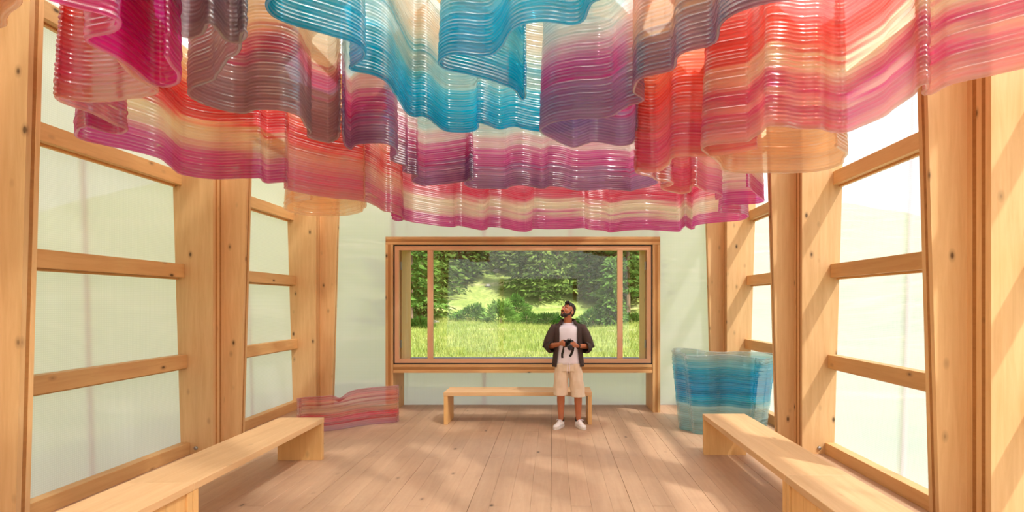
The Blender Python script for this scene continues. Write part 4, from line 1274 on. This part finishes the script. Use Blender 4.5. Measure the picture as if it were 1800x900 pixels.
# shoes and socks
def shoe(an, yaw, label=None):
    rt = Matrix.Translation((an.x, an.y, 0)) @ Matrix.Rotation(yaw, 4, 'Z')
    def w(pc): return ([rt @ Vector(v) for v in pc[0]], pc[1])
    up = [ellip((0, 0.01, 0.055), (0.042, 0.052, 0.046)), ellip((0, -0.065, 0.050), (0.044, 0.085, 0.036)), ellip((0, -0.135, 0.040), (0.047, 0.062, 0.028)), caps((0, 0.015, 0.06), 0.042, (0, 0.010, 0.092), 0.042), caps((0, -0.03, 0.09), 0.026, (0, -0.10, 0.058), 0.024)]
    s = fuse('shoe', [w(p) for p in up], 0.006, M_SHOE, man, 2)
    rings = []
    for z, e in ((0.001, 0.0), (0.010, 0.003), (0.026, 0.003), (0.030, 0.0)):
        r = []
        for k in range(36):
            t = 2 * math.pi * k / 36
            yy = -0.066 + math.cos(t) * (0.136 + e)
            wdt = 0.049 + e - 0.008 * math.exp(-((yy + 0.03) / 0.05) ** 2)
            r.append(rt @ Vector((math.copysign(abs(math.sin(t)) ** 0.8, math.sin(t)) * wdt, yy, z)))
        rings.append(r)
    V, F = solid(rings)
    child('sole', (V, F), M_SOLE, smooth=False, par=s)
    for q in range(4):
        y = -0.045 - 0.022 * q; z = 0.112 - 0.0115 * q
        lc = w(caps((-0.024, y, z - 0.010), 0.0036, (0.024, y, z - 0.010), 0.0036, 6))
        child('lace', lc, M_TEE, par=s)
    bow = [rt @ Vector(p) for p in ((0, -0.05, 0.110), (0.03, -0.058, 0.118), (0.046, -0.070, 0.104), (0.03, -0.070, 0.104), (0, -0.052, 0.110), (-0.03, -0.060, 0.116), (-0.042, -0.070, 0.102))]
    tube('lace_bow', bow, [0.003] * 7, M_TEE, s, 6)
    child('sock', w(caps((0, 0.012, 0.09), 0.043, (0, 0.016, 0.122), 0.0405)), M_BLACK)
shoe(ANL, math.radians(-28))
shoe(ANR, math.radians(24))

# wristwatch
wp = WRR.lerp(ELR, 0.10)
d = (ELR - WRR).normalized(); a = d.cross(Vector((0, 0, 1))).normalized(); b = d.cross(a).normalized()
loop = [wp + (a * math.cos(t) + b * math.sin(t)) * 0.031 for t in [2 * math.pi * k / 20 for k in range(21)]]
ww = tube('wristwatch', loop, [0.0085] * 21, M_BLACK, man, 6)
child('watch_face', ellip(wp + Vector((0.0, -0.03, 0.014)), (0.017, 0.008, 0.017)), M_BLACK, par=ww)

# camera held in both hands, lens tipped down
pc = empty('photo_camera', (PX0 + CAMC.x, PY0 + CAMC.y, CAMC.z)); pc.rotation_euler = (math.radians(26), 0, math.radians(6))
tag(pc, 'black camera with a silver-ringed lens and hanging strap, held by the man', 'camera')
def cbox(name, x0, x1, y0, y1, z0, z1, mat, par, bev=0.006):
    v, f = box_data(x0, x1, y0, y1, z0, z1)
    bm = bmesh.new(); bv = [bm.verts.new(p) for p in v]
    for q in f: bm.faces.new([bv[i] for i in q])
    bmesh.ops.bevel(bm, geom=list(bm.edges), offset=bev, segments=2, affect='EDGES')
    me = bpy.data.meshes.new(name); bm.to_mesh(me); bm.free(); me.materials.append(mat)
    o = bpy.data.objects.new(name, me); return link(o, par)
cb = cbox('camera_body', -0.068, 0.062, -0.028, 0.030, -0.045, 0.038, M_CAMBODY, pc)
cbox('grip', -0.074, -0.040, -0.046, -0.020, -0.043, 0.034, M_CAMBODY, pc, 0.009)
cbox('viewfinder_hump', -0.026, 0.030, -0.026, 0.026, 0.036, 0.062, M_CAMBODY, pc, 0.008)
cbox('hot_shoe', -0.008, 0.012, -0.008, 0.012, 0.060, 0.066, M_SILVER, pc, 0.001)
V, F = tube_data([(0.004, -0.026, -0.002), (0.004, -0.060, -0.002), (0.004, -0.062, -0.002), (0.004, -0.105, -0.002), (0.004, -0.118, -0.002)], [0.034, 0.034, 0.036, 0.037, 0.037], 24)
ln = mesh_obj('lens', V, F, M_CAMLENS, pc, smooth=False)
V, F = tube_data([(0.004, -0.1175, -0.002), (0.004, -0.121, -0.002), (0.004, -0.123, -0.002)], [0.031, 0.027, 0.010], 20)
mesh_obj('front_glass', V, F, M_LENSGLASS, ln, smooth=True)
V, F = tube_data([(0.004, -0.098, -0.002), (0.004, -0.103, -0.002)], [0.0382, 0.0382], 24)
mesh_obj('lens_ring', V, F, M_SILVER, ln, smooth=False)
V, F = tube_data([(-0.048, 0.0, 0.036), (-0.048, 0.0, 0.046)], [0.012, 0.012], 16); mesh_obj('mode_dial', V, F, M_CAMBODY, pc)
V, F = tube_data([(-0.058, -0.030, 0.032), (-0.058, -0.032, 0.040)], [0.006, 0.006], 10); mesh_obj('shutter_button', V, F, M_RED, pc)
# strap: flat band hanging in a loop from both ends of the body
sp = chaikin(np.array([(-0.068, -0.02, 0.02), (-0.074, -0.035, -0.04), (-0.072, -0.01, -0.12), (-0.074, 0.06, -0.20), (-0.064, 0.10, -0.29), (-0.040, 0.135, -0.36), (-0.028, 0.14, -0.375), (-0.012, 0.135, -0.36), (0.030, 0.11, -0.30), (0.054, 0.07, -0.22), (0.058, 0.0, -0.12), (0.062, -0.03, -0.03), (0.064, -0.015, 0.02)]), 2)
V, F = [], []
wdt = np.interp(np.arange(len(sp)), [0, 6, 10, len(sp) // 2, len(sp) - 10, len(sp) - 1], [0.006, 0.010, 0.017, 0.012, 0.018, 0.006])
for i, p in enumerate(sp):
    p = Vector(p); dd = Vector(sp[min(i + 1, len(sp) - 1)] - sp[max(i - 1, 0)]).normalized()
    sd = dd.cross(Vector((0.25, 1, 0.2))).normalized(); th = sd.cross(dd).normalized() * 0.0016
    for q in (p + sd * wdt[i] + th, p - sd * wdt[i] + th, p - sd * wdt[i] - th, p + sd * wdt[i] - th): V.append(q)
for i in range(len(sp) - 1):
    for k in range(4): F.append((i * 4 + k, i * 4 + (k + 1) % 4, (i + 1) * 4 + (k + 1) % 4, (i + 1) * 4 + k))
F += [(3, 2, 1, 0), tuple(range((len(sp) - 1) * 4, len(sp) * 4))]
mesh_obj('strap', V, F, M_STRAP, pc)
